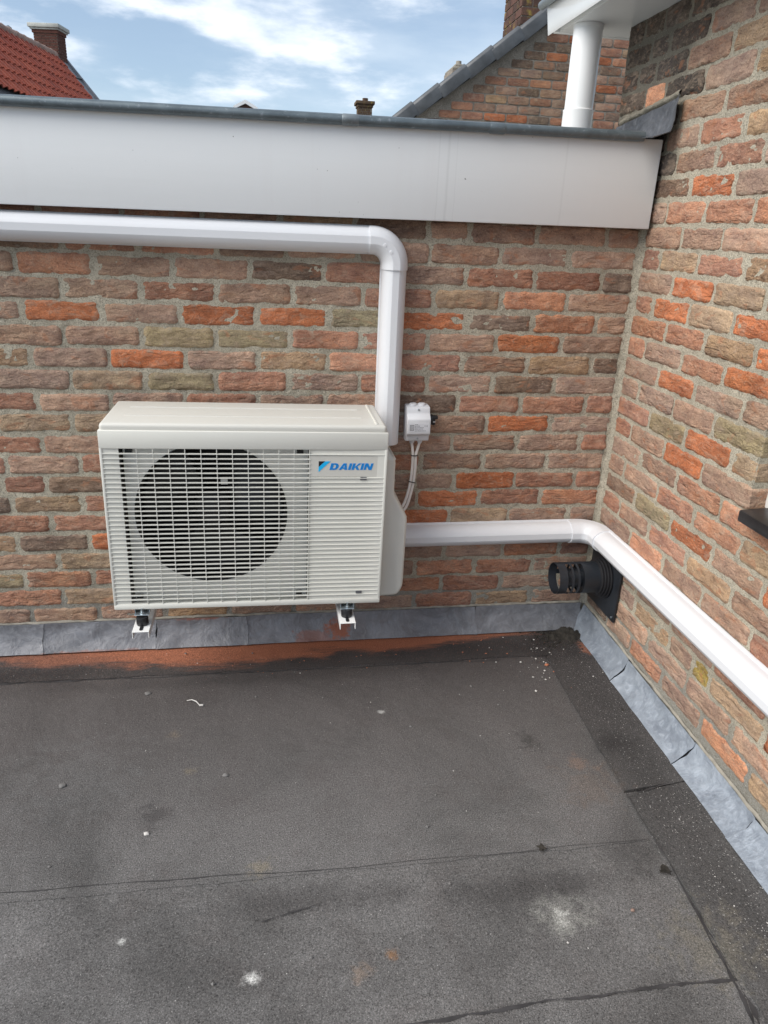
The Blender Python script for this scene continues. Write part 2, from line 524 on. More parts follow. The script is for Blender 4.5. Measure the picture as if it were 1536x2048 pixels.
def plastic(name, col, rough=0.32):
    m = Mat(name, rough, 0, 0.45)
    p = m.pos()
    n = m.noise(p, 3.0, 4)
    d = m.noise(p, 90, 4, 0.7)
    c = m.mix(m.rng(n, 0.35, 0.7), col, tuple(x * 0.955 for x in col))
    c = m.mix(m.math('MULTIPLY', m.rng(d, 0.66, 0.76), 0.12), c, (0.45, 0.43, 0.40, 1))
    m.color(c)
    m.rough(m.rng(n, 0.3, 0.7, rough * 0.85, rough * 1.25))
    m.bump(m.noise(p, 35, 3), 0.06, 0.002)
    return m.m


TRUNK_WHITE = plastic("white_trunking_plastic", (0.71, 0.722, 0.745), 0.38)
CREAM = plastic("cream_coated_steel", (0.69, 0.685, 0.63), 0.40)
CREAM_COVER = plastic("cream_cover_plastic", (0.60, 0.59, 0.54), 0.42)
SWITCH_GREY = plastic("pale_grey_switch_plastic", (0.68, 0.69, 0.71), 0.35)
CABLE_WHITE = plastic("white_cable_jacket", (0.72, 0.68, 0.64), 0.45)
BLACK_PLASTIC = plain("black_plastic", (0.014, 0.014, 0.016), 0.42, 0, 0.2, 20, 0.1)
FLUE_BLACK = plain("dark_flue_enamel", (0.016, 0.019, 0.024), 0.40, 0.0, 0.35, 18, 0.15, 60)
INNER_DARK = plain("dark_fan_housing", (0.006, 0.0065, 0.007), 0.5, 0, 0.2)
INNER_PLATE = plain("galvanised_inner_plate", (0.66, 0.66, 0.62), 0.5, 0.1, 0.1)
FAN_GREY = plain("fan_blade_plastic", (0.007, 0.0075, 0.0085), 0.45, 0, 0.2)
STEEL = plain("zinc_plated_steel", (0.42, 0.47, 0.50), 0.32, 0.85, 0.15, 40)
BRACKET_WHITE = plastic("white_powder_coat", (0.78, 0.78, 0.77), 0.35)
LOGO_BLUE = plain("logo_blue", (0.004, 0.21, 0.60), 0.4, 0, 0.01)
LOGO_SKY = plain("logo_light_blue", (0.006, 0.45, 0.86), 0.4, 0, 0.01)
LOGO_BLACK = plain("logo_black", (0.01, 0.012, 0.016), 0.4, 0, 0.01)
PRINT_GREY = plain("label_print", (0.10, 0.10, 0.11), 0.6, 0, 0.05)
LABEL_PAPER = plain("label_paper", (0.62, 0.63, 0.66), 0.45, 0, 0.03)
GLASS_DARK = Mat("window_glass", 0.04, 0.0, 0.8)
GLASS_DARK.color((0.03, 0.035, 0.04, 1))
GLASS_DARK = GLASS_DARK.m
SILL_BLACK = plain("black_sill_stone", (0.016, 0.017, 0.019), 0.35, 0, 0.4, 25, 0.2, 90)
SLATE_TILE = plain("glazed_dark_verge_tile", (0.080, 0.085, 0.091), 0.45, 0.0, 0.28, 14, 0.25, 60)
GROUND = plain("paving", (0.13, 0.12, 0.11), 0.9, 0, 0.2, 1.5)
PLASTER = plain("cream_render", (0.55, 0.52, 0.46), 0.9, 0, 0.1, 2.0)
ROOF_DARK = plain("dark_roof_tile", (0.06, 0.06, 0.065), 0.7, 0, 0.25, 5.0)
CEMENT = plain("cement", (0.27, 0.25, 0.21), 0.95, 0, 0.25, 40, 0.6, 160)


def painted_board():
    m = Mat("white_gloss_paint", 0.34, 0, 0.45)
    p = m.pos()
    streak = m.noise(m.map(p, (16, 16, 0.7)), 1.0, 4, 0.6)
    speck = m.noise(p, 75, 2, 0.6)
    orange = m.noise(p, 240, 2)
    c = m.mix(m.math('MULTIPLY', m.rng(streak, 0.56, 0.80), 0.10), (0.785, 0.80, 0.80, 1), (0.60, 0.52, 0.51, 1))
    c = m.mix(m.math('MULTIPLY', m.rng(speck, 0.765, 0.80), 0.75), c, (0.10, 0.10, 0.09, 1))
    s = m.sep(p)
    for x0, w, k in ((-0.595, 0.006, 0.16), (-0.62, 0.003, 0.12), (-0.573, 0.002, 0.10), (-0.275, 0.005, 0.10)):
        dx = m.math('ABSOLUTE', m.math('SUBTRACT', m.math('ADD', s[0], m.math('MULTIPLY', m.noise(m.map(p, (1, 1, 14)), 1.0, 2), 0.006)), x0))
        c = m.mix(m.math('MULTIPLY', m.rng(dx, w, 0.0, smooth=True), k), c, (0.36, 0.37, 0.36, 1))
    m.color(c)
    b = m.bump(m.noise(m.map(p, (5, 5, 60)), 1.0, 4), 0.10, 0.003)
    m.bump(orange, 0.10, 0.0008, b)
    return m.m


FASCIA_PAINT = painted_board()
GUTTER_PAINT = plastic("white_gutter_paint", (0.80, 0.81, 0.80), 0.16)
PIPE_PAINT = plastic("white_downpipe_paint", (0.79, 0.80, 0.80), 0.22)


def zinc(name, col, rough=0.42):
    m = Mat(name, rough, 0.55, 0.5)
    p = m.pos()
    n = m.noise(p, 16, 6, 0.65)
    n2 = m.noise(p, 90, 4, 0.6)
    c = m.mix(m.rng(n, 0.32, 0.7), tuple(x * 0.72 for x in col), tuple(x * 1.2 for x in col))
    c = m.mix(m.math('MULTIPLY', m.rng(n2, 0.60, 0.72), 0.35), c, (0.45, 0.48, 0.50, 1))
    m.color(c)
    m.rough(m.rng(n, 0.3, 0.7, rough * 0.8, rough * 1.35))
    m.bump(n, 0.15, 0.003)
    return m.m


ZINC = zinc("weathered_zinc", (0.145, 0.175, 0.19))
ZINC_PALE = zinc("whitened_zinc", (0.22, 0.25, 0.265), 0.5)


def lead_material(name, dark, mid, pale, dust):
    m = Mat(name, 0.48, 0.30, 0.5)
    p = m.pos()
    info = m.node("ShaderNodeObjectInfo")
    n = m.noise(p, 9, 6, 0.62, 0.8)
    n2 = m.noise(p, 34, 6, 0.7, 1.6)
    n3 = m.noise(p, 150, 3, 0.6)
    c = m.mix(m.rng(n, 0.34, 0.68), dark, mid)
    c = m.mix(m.math('MULTIPLY', m.rng(n2, 0.50, 0.68), 0.38), c, pale)
    c = m.mix(m.math('MULTIPLY', m.rng(n2, 0.42, 0.30), 0.28), c, tuple(x * 0.75 for x in dark))
    c = m.mix(m.math('MULTIPLY', m.rng(n3, 0.66, 0.74), 0.35), c, (0.10, 0.10, 0.11, 1))
    c = m.mix(m.math('MULTIPLY', info.outputs["Random"], 0.16), c, mid)
    if dust:
        s = m.sep(p)
        rust = m.noise(p, 22, 5, 0.7)
        for x0, z0, rx, rz, k in ((-0.85, 0.04, 0.055, 0.05, 0.95), (-0.93, 0.02, 0.10, 0.03, 0.5), (-1.30, 0.095, 0.12, 0.012, 0.6), (-1.62, 0.008, 0.25, 0.012, 0.4)):
            dx = m.math('DIVIDE', m.math('SUBTRACT', s[0], x0), rx)
            dz = m.math('DIVIDE', m.math('SUBTRACT', s[2], z0), rz)
            d = m.math('SQRT', m.math('ADD', m.math('MULTIPLY', dx, dx), m.math('MULTIPLY', dz, dz)))
            d = m.math('ADD', d, m.math('MULTIPLY', m.math('SUBTRACT', rust, 0.5), 2.6))
            c = m.mix(m.math('MULTIPLY', m.rng(d, 0.75, 0.45), k), c, (0.30, 0.105, 0.058, 1))
    m.color(c)
    m.rough(m.rng(n2, 0.35, 0.65, 0.40, 0.62))
    strk = m.noise(m.map(p, (60, 60, 6)), 1.0, 4, 0.6, 0.4)
    c = m.mix(m.math('MULTIPLY', m.rng(strk, 0.58, 0.72), 0.22), c, pale)
    c = m.mix(m.math('MULTIPLY', m.rng(strk, 0.42, 0.30), 0.18), c, dark)
    m.color(c)
    m.bump(m.math('ADD', m.math('MULTIPLY', n, 1.3), m.math('MULTIPLY', n2, 0.35)), 0.45, 0.014)
    return m.m


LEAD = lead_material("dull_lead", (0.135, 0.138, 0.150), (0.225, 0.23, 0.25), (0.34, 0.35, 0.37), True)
LEAD_SKYLIT = lead_material("sky_tinted_lead", (0.17, 0.195, 0.235), (0.34, 0.385, 0.44), (0.50, 0.55, 0.62), False)  # paler, bluer copy of the lead; sky reflection put into its colour
LEAD_DARK = lead_material("dark_lead", (0.055, 0.057, 0.063), (0.11, 0.113, 0.122), (0.26, 0.27, 0.29), False)
LEAD_GAP = plain("lap_shadow_lead", (0.02, 0.02, 0.022), 0.8)


def bitumen(name, tone):
    m = Mat(name, 0.86, 0, 0.3)
    p = m.pos()
    s = m.sep(p)
    g = m.noise(p, 380, 2, 0.75)
    g2 = m.noise(p, 900, 1, 0.5)
    v = m.voro(p, 290)
    broad = m.noise(p, 3.2, 5, 0.6, 0.5)
    mid = m.noise(p, 9.0, 5, 0.65, 0.5)
    c = m.mix(m.rng(broad, 0.34, 0.68), tuple(tone * q for q in (0.088, 0.085, 0.083)), tuple(tone * q for q in (0.168, 0.163, 0.160)))
    c = m.mix(m.math('MULTIPLY', m.rng(mid, 0.50, 0.70), 0.35), c, tuple(tone * q for q in (0.090, 0.078, 0.074)))
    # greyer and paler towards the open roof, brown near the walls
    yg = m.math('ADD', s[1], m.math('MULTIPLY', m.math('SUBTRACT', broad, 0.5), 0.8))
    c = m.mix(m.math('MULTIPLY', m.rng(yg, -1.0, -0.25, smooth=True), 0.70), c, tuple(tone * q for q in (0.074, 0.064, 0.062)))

    def blot(c, x, y, rx, ry, col, k, wob=0.9, soft=0.6, nz=None):
        d = m.dist(p, (x, y, 0.0), (1 / rx, 1 / ry, 0))
        d = m.math('ADD', d, m.math('MULTIPLY', m.math('SUBTRACT', mid if nz is None else nz, 0.5), wob * 2))
        return m.mix(m.math('MULTIPLY', m.rng(d, 1.0, 1.0 - soft, smooth=True), k), c, col)

    fine = m.noise(p, 28, 6, 0.72, 0.6)
    # dark bands along the laps
    for x, y, rx, ry, k in ((-1.25, -0.22, 0.9, 0.055, 0.35), (-0.42, -0.13, 0.33, 0.09, 0.5), (-1.85, -0.15, 0.35, 0.06, 0.8), (-0.14, -0.8, 0.10, 0.75, 0.25),
                            (-0.15, -0.14, 0.17, 0.13, 0.8), (-0.55, -1.02, 0.42, 0.05, 0.42), (-0.17, -0.62, 0.06, 0.05, 0.6), (-0.30, -0.93, 0.1, 0.12, 0.3), (-1.0, -1.0, 0.3, 0.05, 0.35)):
        c = blot(c, x, y, rx, ry, (0.030, 0.027, 0.027, 1), k, 0.9, 0.9)
    for x, y, r, col, k in ((-0.392, -0.581, 0.05, (0.035, 0.033, 0.03, 1), 0.6), (-1.352, -0.738, 0.05, (0.045, 0.042, 0.042, 1), 0.55),
                            (-0.29, -0.68, 0.045, (0.25, 0.16, 0.12, 1), 0.35), (-0.30, -0.75, 0.10, (0.15, 0.11, 0.085, 1), 0.3),
                            (-1.105, -0.905, 0.035, (0.24, 0.20, 0.13, 1), 0.4), (-1.33, -0.46, 0.022, (0.22, 0.17, 0.12, 1), 0.35), (-1.28, -0.60, 0.022, (0.22, 0.18, 0.12, 1), 0.35),
                            (-0.86, -1.13, 0.018, (0.22, 0.12, 0.06, 1), 0.8), (-0.92, -1.16, 0.025, (0.26, 0.19, 0.14, 1), 0.45),
                            (-0.24, -1.19, 0.11, (0.165, 0.15, 0.12, 1), 0.55), (-1.55, -0.60, 0.2, (0.155, 0.155, 0.155, 1), 0.25)):
        c = blot(c, x, y, r, r, col, k, 1.9, 0.95, fine)
    # chalky bird-lime marks
    c = blot(c, -0.505, -1.09, 0.085, 0.055, (0.34, 0.34, 0.31, 1), 0.52, 1.3, 1.0, fine)
    c = blot(c, -0.505, -1.09, 0.03, 0.02, (0.56, 0.56, 0.53, 1), 0.42, 2.2, 1.0, fine)
    c = blot(c, -1.121, -1.146, 0.022, 0.018, (0.58, 0.58, 0.56, 1), 0.9, 1.2, 0.9, fine)
    c = blot(c, -1.36, -1.045, 0.014, 0.012, (0.5, 0.5, 0.48, 1), 0.8, 1.2, 0.9, fine)
    c = blot(c, -0.77, -0.415, 0.014, 0.009, (0.5, 0.5, 0.48, 1), 0.6, 1.6, 0.9, fine)
    # orange brick dust swept along the lead
    dust_n = m.noise(m.map(p, (5, 22, 22)), 1.0, 6, 0.72, 0.5)
    for x, rx, y, ry, k in ((-1.22, 0.46, -0.055, 0.105, 0.95), (-0.70, 0.30, -0.048, 0.085, 0.95), (-1.65, 0.34, -0.06, 0.06, 0.6), (-0.95, 0.85, -0.035, 0.055, 0.9), (-0.05, 0.03, -0.16, 0.05, 0.5)):
        d = m.dist(p, (x, y, 0.0), (1 / rx, 1 / ry, 0))
        d = m.math('ADD', d, m.math('MULTIPLY', m.math('SUBTRACT', dust_n, 0.5), 1.5))
        c = m.mix(m.math('MULTIPLY', m.rng(d, 1.05, 0.55, smooth=True), k), c, (0.36, 0.135, 0.075, 1))
    sc_n = m.noise(p, 420, 2, 0.5)
    near = m.rng(s[1], -0.30, -0.08)
    c = m.mix(m.math('MULTIPLY', m.math('MULTIPLY', m.rng(sc_n, 0.60, 0.68), near), 0.35), c, (0.34, 0.15, 0.09, 1))
    # mineral granules
    c = m.mix(m.rng(g, 0.47, 0.31), c, m.mix(1.0, c, (0.22, 0.22, 0.22, 1), 'MULTIPLY'))
    c = m.mix(m.math('MULTIPLY', m.rng(g, 0.56, 0.72), 0.75), c, m.mix(1.0, c, (2.6, 2.6, 2.6, 1), 'MULTIPLY'))
    c = m.mix(m.math('MULTIPLY', m.rng(v.outputs["Distance"], 0.22, 0.1), 0.22), c, (0.30, 0.30, 0.30, 1))
    # white grit, denser on the strip by the sunny wall
    strip = m.rng(s[0], -0.26, -0.16)
    grit = m.noise(p, 260, 1, 0.4)
    lim = m.math('SUBTRACT', 0.79, m.math('MULTIPLY', strip, 0.075))
    gr = m.math('MULTIPLY', m.math('GREATER_THAN', grit, lim), 0.8)
    c = m.mix(gr, c, (0.50, 0.49, 0.47, 1))
    m.color(c)
    b = m.bump(m.math('ADD', g, m.math('MULTIPLY', g2, 0.4)), 0.55, 0.003)
    m.bump(broad, 0.35, 0.03, b)
    return m.m


FELT = bitumen("mineral_bitumen_felt", 1.0)
FELT_DARK = bitumen("dark_bitumen_strip", 0.66)
BLEED = plain("bitumen_bleed", (0.040, 0.038, 0.039), 0.7, 0, 0.45, 30, 0.8, 90)


def pantile():
    m = Mat("red_clay_pantile", 0.75, 0, 0.35)
    info = m.node("ShaderNodeObjectInfo")
    p = m.pos()
    n = m.noise(p, 6, 4)
    c = m.mix(info.outputs["Random"], (0.30, 0.062, 0.036, 1), (0.40, 0.098, 0.055, 1))
    c = m.mix(m.math('MULTIPLY', m.rng(n, 0.45, 0.7), 0.55), c, (0.15, 0.055, 0.045, 1))
    m.color(c)
    return m.m


PANTILE = pantile()
RIDGE_TILE = plain("weathered_ridge_tile", (0.30, 0.20, 0.16), 0.85, 0, 0.3, 4)
STONE_CAP = plain("grey_cap_stone", (0.42, 0.43, 0.40), 0.85, 0, 0.15, 4)


def chimney_clay(name, a, b, lichen):
    m = Mat(name, 0.92, 0, 0.2)
    p = m.pos()
    info = m.node("ShaderNodeObjectInfo")
    n = m.noise(p, 14, 5, 0.65)
    c = m.mix(m.rng(m.math('ADD', n, m.math('MULTIPLY', info.outputs["Random"], 0.3)), 0.45, 0.8), a, b)
    c = m.mix(m.math('MULTIPLY', m.rng(m.noise(p, 9, 5, 0.7), 0.56, 0.66), lichen), c, (0.33, 0.25, 0.06, 1))
    m.color(c)
    m.bump(m.noise(p, 60, 4), 0.5, 0.01)
    return m.m


CHIM_BROWN = chimney_clay("chimney_brick", (0.070, 0.046, 0.038, 1), (0.12, 0.066, 0.052, 1), 0.7)
CHIM_RED = chimney_clay("red_chimney_brick", (0.085, 0.040, 0.032, 1), (0.13, 0.058, 0.045, 1), 0.0)
CHIM_MOSS = chimney_clay("mossy_chimney_brick", (0.085, 0.060, 0.042, 1), (0.14, 0.088, 0.058, 1), 0.8)
SOIL = plain("dark_soil", (0.028, 0.024, 0.019), 0.95, 0, 0.5, 60, 1.0, 240)
GRIT_WHITE = plain("white_grit", (0.55, 0.53, 0.50), 0.8)
GRIT_RED = plain("brick_crumbs", (0.40, 0.15, 0.08), 0.9)
GRIT_GREY = plain("grey_grit", (0.16, 0.155, 0.15), 0.85)
# ------------------------------------------------------------------ brick meshes
def brick_mesh(name, length, height, depth, nx, nz, seed, wob=0.0022, round_=0.006):
    """rough hand-made brick; front face at local y=0, body behind; centred in x and z"""
    rs = random.Random(seed)
    o = rs.random() * 100
    bm = bmesh.new()
    V = {}
    for i in range(nx + 1):
        for j in range(nz + 1):
            u, v = i / nx * 2 - 1, j / nz * 2 - 1
            x, z = u * length / 2, v * height / 2
            cx = max(0.0, abs(x) - (length / 2 - 0.010)) / 0.010
            cz = max(0.0, abs(z) - (height / 2 - 0.008)) / 0.008
            if cx > 0 and cz > 0:                       # knocked-off corners
                k = min(1.0, cx * cz)
                x -= math.copysign(0.0035 * k, x)
                z -= math.copysign(0.0028 * k, z)
            e = max(cx, cz)
            x += mnoise.noise(Vector((x * 45 + o, z * 45, 1.7))) * wob * 1.3
            z += mnoise.noise(Vector((x * 38 + o, z * 60, 9.2))) * wob
            y = mnoise.noise(Vector((x * 28 + o, z * 55, 4.1))) * 0.0030 + mnoise.noise(Vector((x * 75 + o, z * 130, 2.2))) * 0.0021
            y += round_ * 0.75 * e ** 2.2
            V[i, j] = bm.verts.new((x, y, z))
    for i in range(nx):
        for j in range(nz):
            bm.faces.new((V[i, j], V[i + 1, j], V[i + 1, j + 1], V[i, j + 1]))
    ring = [(i, 0) for i in range(nx)] + [(nx, j) for j in range(nz)] + [(i, nz) for i in range(nx, 0, -1)] + [(0, j) for j in range(nz, 0, -1)]
    back = [bm.verts.new((V[q].co.x, depth, V[q].co.z)) for q in ring]
    n = len(ring)
    for k in range(n):
        bm.faces.new((V[ring[k]], back[k], back[(k + 1) % n], V[ring[(k + 1) % n]]))
    bm.faces.new(back)
    bmesh.ops.recalc_face_normals(bm, faces=bm.faces)
    me = bpy.data.meshes.new(name)
    bm.to_mesh(me)
    bm.free()
    me.polygons.foreach_set("use_smooth", [True] * len(me.polygons))
    me.set_sharp_from_angle(angle=R(50))
    return me


BH = 0.0522
LONG = [brick_mesh("brick", 0.188, BH, 0.085, 26, 9, s) for s in range(10)]
SHORT = [brick_mesh("brick", 0.090, BH, 0.085, 14, 9, 50 + s) for s in range(6)]
for me_ in LONG + SHORT:
    me_.materials.append(BRICK)
FAR = [brick_mesh("brick", 0.168, 0.051, 0.06, 8, 3, 90 + s, 0.0015, 0.004) for s in range(4)]
for me_ in FAR:
    me_.materials.append(BRICK_FAR)


def put_brick(parent, mesh, nominal, length, loc, rotz, code, rs, jit=0.003):
    o = bpy.data.objects.new("brick", mesh)
    COL.objects.link(o)
    o.parent = parent
    o.location = loc
    o.rotation_euler = (rs.uniform(-0.012, 0.012), rs.uniform(-0.010, 0.010), rotz + rs.uniform(-0.008, 0.008))
    flip = -1 if rs.random() < 0.5 else 1
    o.scale = (length / nominal, 1, rs.uniform(0.94, 1.05))
    c = BRICK_COL[code]
    k = rs.uniform(0.86, 1.16)
    h = rs.uniform(-0.05, 0.05)
    o.color = (min(1, c[0] * k * (1 + h)), c[1] * k, c[2] * k * (1 - h), 1)
    return o


def brick_row(parent, bounds, codes, z, place, rotz, rs, joint=0.0105):
    for k, code in enumerate(codes):
        a, b = bounds[k], bounds[k + 1]
        L = abs(b - a) - joint + rs.uniform(-0.003, 0.003)
        if L < 0.03:
            continue
        c = (a + b) / 2
        fam, nom = (LONG, 0.188) if L > 0.13 else (SHORT, 0.090)
        put_brick(parent, fam[rs.randrange(len(fam))], nom, L, place(c, z + rs.uniform(-0.0018, 0.0018), rs.uniform(-0.0018, 0.0016)), rotz, code, rs)


Z0, PITCH = 1.2396, 0.0605


def cz(k):
    return Z0 - (k + 0.5) * PITCH


# ------------------------------------------------------------------ ground, roof deck
gb = MB()
gb.grid(lambda u, v: Vector(((u - 0.5) * 3000, (v - 0.5) * 3000, -3.1)), 2, 2)
tag(gb.build("ground", GROUND), kind="structure")

rb = MB()
rb.box(-4.2, 0.0, -4.0, 0.0, -0.25, 0.0)
deck = tag(rb.build("flat_roof", FELT), kind="structure")


def wavy(pts, closed_noise=0.003, step=0.02, s=14, amp2=0.006):
    """turn a list of corner points into an irregular outline"""
    out = []
    n = len(pts)
    for i in range(n):
        a, b = Vector(pts[i]), Vector(pts[(i + 1) % n])
        L = (b - a).length
        k = max(1, int(L / step))
        nrm = Vector((-(b - a).y, (b - a).x)).normalized()
        for j in range(k):
            q = a.lerp(b, j / k)
            off = closed_noise * mnoise.noise(Vector((q.x * s * 4, q.y * s * 4, 5.5))) + amp2 * mnoise.noise(Vector((q.x * s * 0.5, q.y * s * 0.5, 1.5)))
            out.append(q + nrm * off)
    return out


def sheet(name, pts, z0, z1, mat, **kw):
    m = MB()
    m.prism([(q.x, q.y) for q in wavy(pts, **kw)], lambda u, v, d: Vector((u, v, d)), z0, z1)
    return m.build(name, mat, deck, smooth=0)


sheet("roofing_sheet", [(-4.15, -0.935), (-0.19, -0.935), (-0.19, -0.10), (-4.15, -0.10)], -0.01, 0.0030, FELT)
sheet("roofing_sheet", [(-4.15, -1.262), (-0.20, -1.262), (-0.20, -0.90), (-4.15, -0.90)], -0.01, 0.0012, FELT)
sheet("roofing_sheet", [(-4.15, -3.95), (-0.20, -3.95), (-0.20, -1.258), (-4.15, -1.258)], -0.01, 0.0035, FELT)
sheet("roofing_sheet", [(-1.172, -0.188), (-0.004, -0.184), (-0.004, -0.004), (-1.172, -0.004)], -0.01, 0.0078, FELT_DARK)
sheet("roofing_sheet", [(-4.15, -0.165), (-1.168, -0.184), (-1.168, -0.004), (-4.15, -0.004)], -0.01, 0.0064, FELT_DARK)
sheet("roofing_sheet", [(-0.226, -0.79), (-0.004, -0.765), (-0.004, -0.02), (-0.200, -0.20)], -0.01, 0.0112, FELT_DARK)
sheet("roofing_sheet", [(-0.262, -3.95), (-0.004, -3.95), (-0.004, -0.77), (-0.224, -0.80)], -0.01, 0.0092, FELT_DARK)


def bleed(pts, w0, w1, z, seed):
    """flattened bead of bitumen squeezed out along a lap"""
    P = [Vector(p) for p in pts]
    m = MB()
    L, Rr = [], []
    n = 220
    for i in range(n + 1):
        t = i / n * (len(P) - 1)
        k = min(int(t), len(P) - 2)
        q = P[k].lerp(P[k + 1], t - k)
        d = (P[k + 1] - P[k]).normalized()
        nr = Vector((-d.y, d.x))
        w = (w0 + (w1 - w0) * i / n)
        a = max(0.0008, w * (0.65 + 1.9 * fbm(q.x, q.y, seed, 20, 5)))
        b = max(0.0001, w * 0.5 * (0.5 + 2.0 * fbm(q.x, q.y, seed + 9, 26, 4)))
        q = q + nr * 0.006 * mnoise.noise(Vector((q.x * 7, q.y * 7, 1.5)))
        L.append(m.bm.verts.new((q.x + nr.x * a, q.y + nr.y * a, z)))
        Rr.append(m.bm.verts.new((q.x - nr.x * b, q.y - nr.y * b, z)))
    for i in range(n):
        m.bm.faces.new((L[i], L[i + 1], Rr[i + 1], Rr[i]))
    m.build("bitumen_seam", BLEED, deck, smooth=0)


bleed([(-0.205, -0.25), (-0.222, -0.62), (-0.228, -0.95), (-0.240, -1.20), (-0.262, -1.6), (-0.262, -2.4)], -0.002, -0.015, 0.0118, 2)
bleed([(-0.222, -0.95), (-0.244, -1.22), (-0.275, -1.6), (-0.275, -2.4)], 0.002, 0.010, 0.0048, 7)
bleed([(-0.235, -1.255), (-0.55, -1.255), (-0.95, -1.262), (-1.6, -1.26)], 0.0035, 0.0032, 0.0052, 4)
bleed([(-0.235, -0.93), (-0.9, -0.93), (-1.7, -0.905)], 0.0003, 0.0016, 0.0042, 5)
bleed([(-0.09, -0.780), (-0.14, -0.786), (-0.2, -0.800)], 0.004, 0.002, 0.0122, 6)
bleed([(-1.10, -1.04), (-0.985, -1.01)], 0.0022, 0.0012, 0.0046, 8)
bleed([(-0.36, -0.19), (-0.8, -0.19), (-1.7, -0.186), (-2.2, -0.17)], 0.002, 0.004, 0.0042, 3)

# ------------------------------------------------------------------ back wall of bricks
back_wall = tag(bpy.data.objects.new("brick_wall", None), "shaded brown brick wall behind the air conditioner, running under the white fascia", "wall")
COL.objects.link(back_wall)
mb = MB()
mb.grid(lambda u, v: Vector((-3.2 + 3.2 * u, 0.0036 + 0.0026 * fbm(u * 3.2, v * 1.4, 1, 60, 3) + 0.0019 * fbm(u * 3.2, v * 1.4, 2, 12, 2), -0.02 + 1.40 * v)), 400, 180)
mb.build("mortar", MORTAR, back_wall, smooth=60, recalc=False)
mb = MB()
mb.box(-3.2, -0.001, 0.018, 0.22, -0.24, 1.40)
mb.build("wall_core", CEMENT, back_wall)
rs = random.Random(11)
for k, (bounds, codes) in BACK_COURSES.items():
    brick_row(back_wall, bounds, codes, cz(k), lambda c, z, d: (c, d, z), 0.0, rs)
# the stretch beyond the left edge of the view, joined
mb = MB()
for k in range(-2, 19):
    x = BACK_COURSES[k][0][0] if k in BACK_COURSES else -2.2
    while x > -3.15:
        mb.box(x - 0.187, x - 0.013, 0.0, 0.02, cz(k) - 0.025, cz(k) + 0.025, 0.004, 1)
        x -= 0.2
o = tag(mb.build("brickwork", BRICK, back_wall), kind="stuff")
o.color = (*BRICK_COL[PINK], 1)

# ------------------------------------------------------------------ house wall on the right, with a window opening
WY0, WY1, WZ0, WZ1 = -0.681, -1.80, 0.704, 1.78
side_wall = tag(bpy.data.objects.new("brick_wall", None), "bright orange-brown brick house wall with pale mortar and a black window sill", "wall")
COL.objects.link(side_wall)
mb = MB()


def side_pt(y, z):
    return Vector((0.0036 + 0.0026 * fbm(y, z, 5, 60, 3) + 0.0019 * fbm(y, z, 6, 12, 2), y, z))


def side_patch(ya, yb, za, zb):
    nu, nv = max(2, int((ya - yb) / 0.008)), max(2, int((zb - za) / 0.008))
    mb.grid(lambda u, v: side_pt(ya + (yb - ya) * u, za + (zb - za) * v), nu, nv)


side_patch(0.284, WY0, -0.02, 1.98)
side_patch(WY0, WY1, -0.02, WZ0)
side_patch(WY0, WY1, WZ1, 1.98)
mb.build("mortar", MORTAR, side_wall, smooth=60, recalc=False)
mb = MB()
mb.box(0.016, 0.30, WY0 + 0.002, 0.284, -0.24, 2.10)
mb.box(0.016, 0.30, WY1, WY0 + 0.002, -0.24, WZ0 - 0.004)
mb.box(0.016, 0.30, WY1, WY0 + 0.002, WZ1 + 0.002, 2.10)
mb.box(0.000, 0.30, -4.0, WY1, -0.24, 2.10)
mb.build("wall_core", CEMENT, side_wall)
mb = MB()
mb.box(0.004, 0.043, WY0 - 0.002, WY0 + 0.0015, WZ0, WZ1)
mb.build("window_reveal", MORTAR, side_wall)
rs = random.Random(5)
for k, (bounds, codes) in SIDE_COURSES.items():
    z = cz(k) + 0.006
    bb, cc = list(bounds), codes
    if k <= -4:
        cc = codes = [STAIN_SHADE if (bounds[i] > -0.15 and (q == DARK or (k <= -5 and q == PINK and bounds[i] > -0.02))) else q for i, q in enumerate(codes)]
    if WZ0 - 0.03 < z < WZ1:
        n = [i for i, y in enumerate(bb) if y > WY0 + 0.05]
        bb = [bb[i] for i in n] + [WY0 - 0.010]
        cc = codes[:len(bb) - 1]
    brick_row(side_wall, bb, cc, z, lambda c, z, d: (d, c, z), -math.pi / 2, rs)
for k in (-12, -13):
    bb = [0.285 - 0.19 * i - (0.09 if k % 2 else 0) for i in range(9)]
    brick_row(side_wall, bb, [STAIN_SHADE] * 3 + [DARK] * 5, cz(k) + 0.006, lambda c, z, d: (d, c, z), -math.pi / 2, rs)
mb = MB()
for k in range(-13, 19):
    z = cz(k) + 0.006
    y = -1.40 - (0.1 if k % 2 else 0)
    if k in SIDE_COURSES:
        y = SIDE_COURSES[k][0][-1]
    while y > -3.9:
        if not (WZ0 - 0.03 < z < WZ1 and y > WY1 - 0.02):
            mb.box(-0.002, 0.02, y - 0.187, y - 0.013, z - 0.025, z + 0.025, 0.004, 1)
        y -= 0.2
o = tag(mb.build("brickwork", BRICK, side_wall), kind="stuff")
o.color = (*BRICK_COL[RUST], 1)

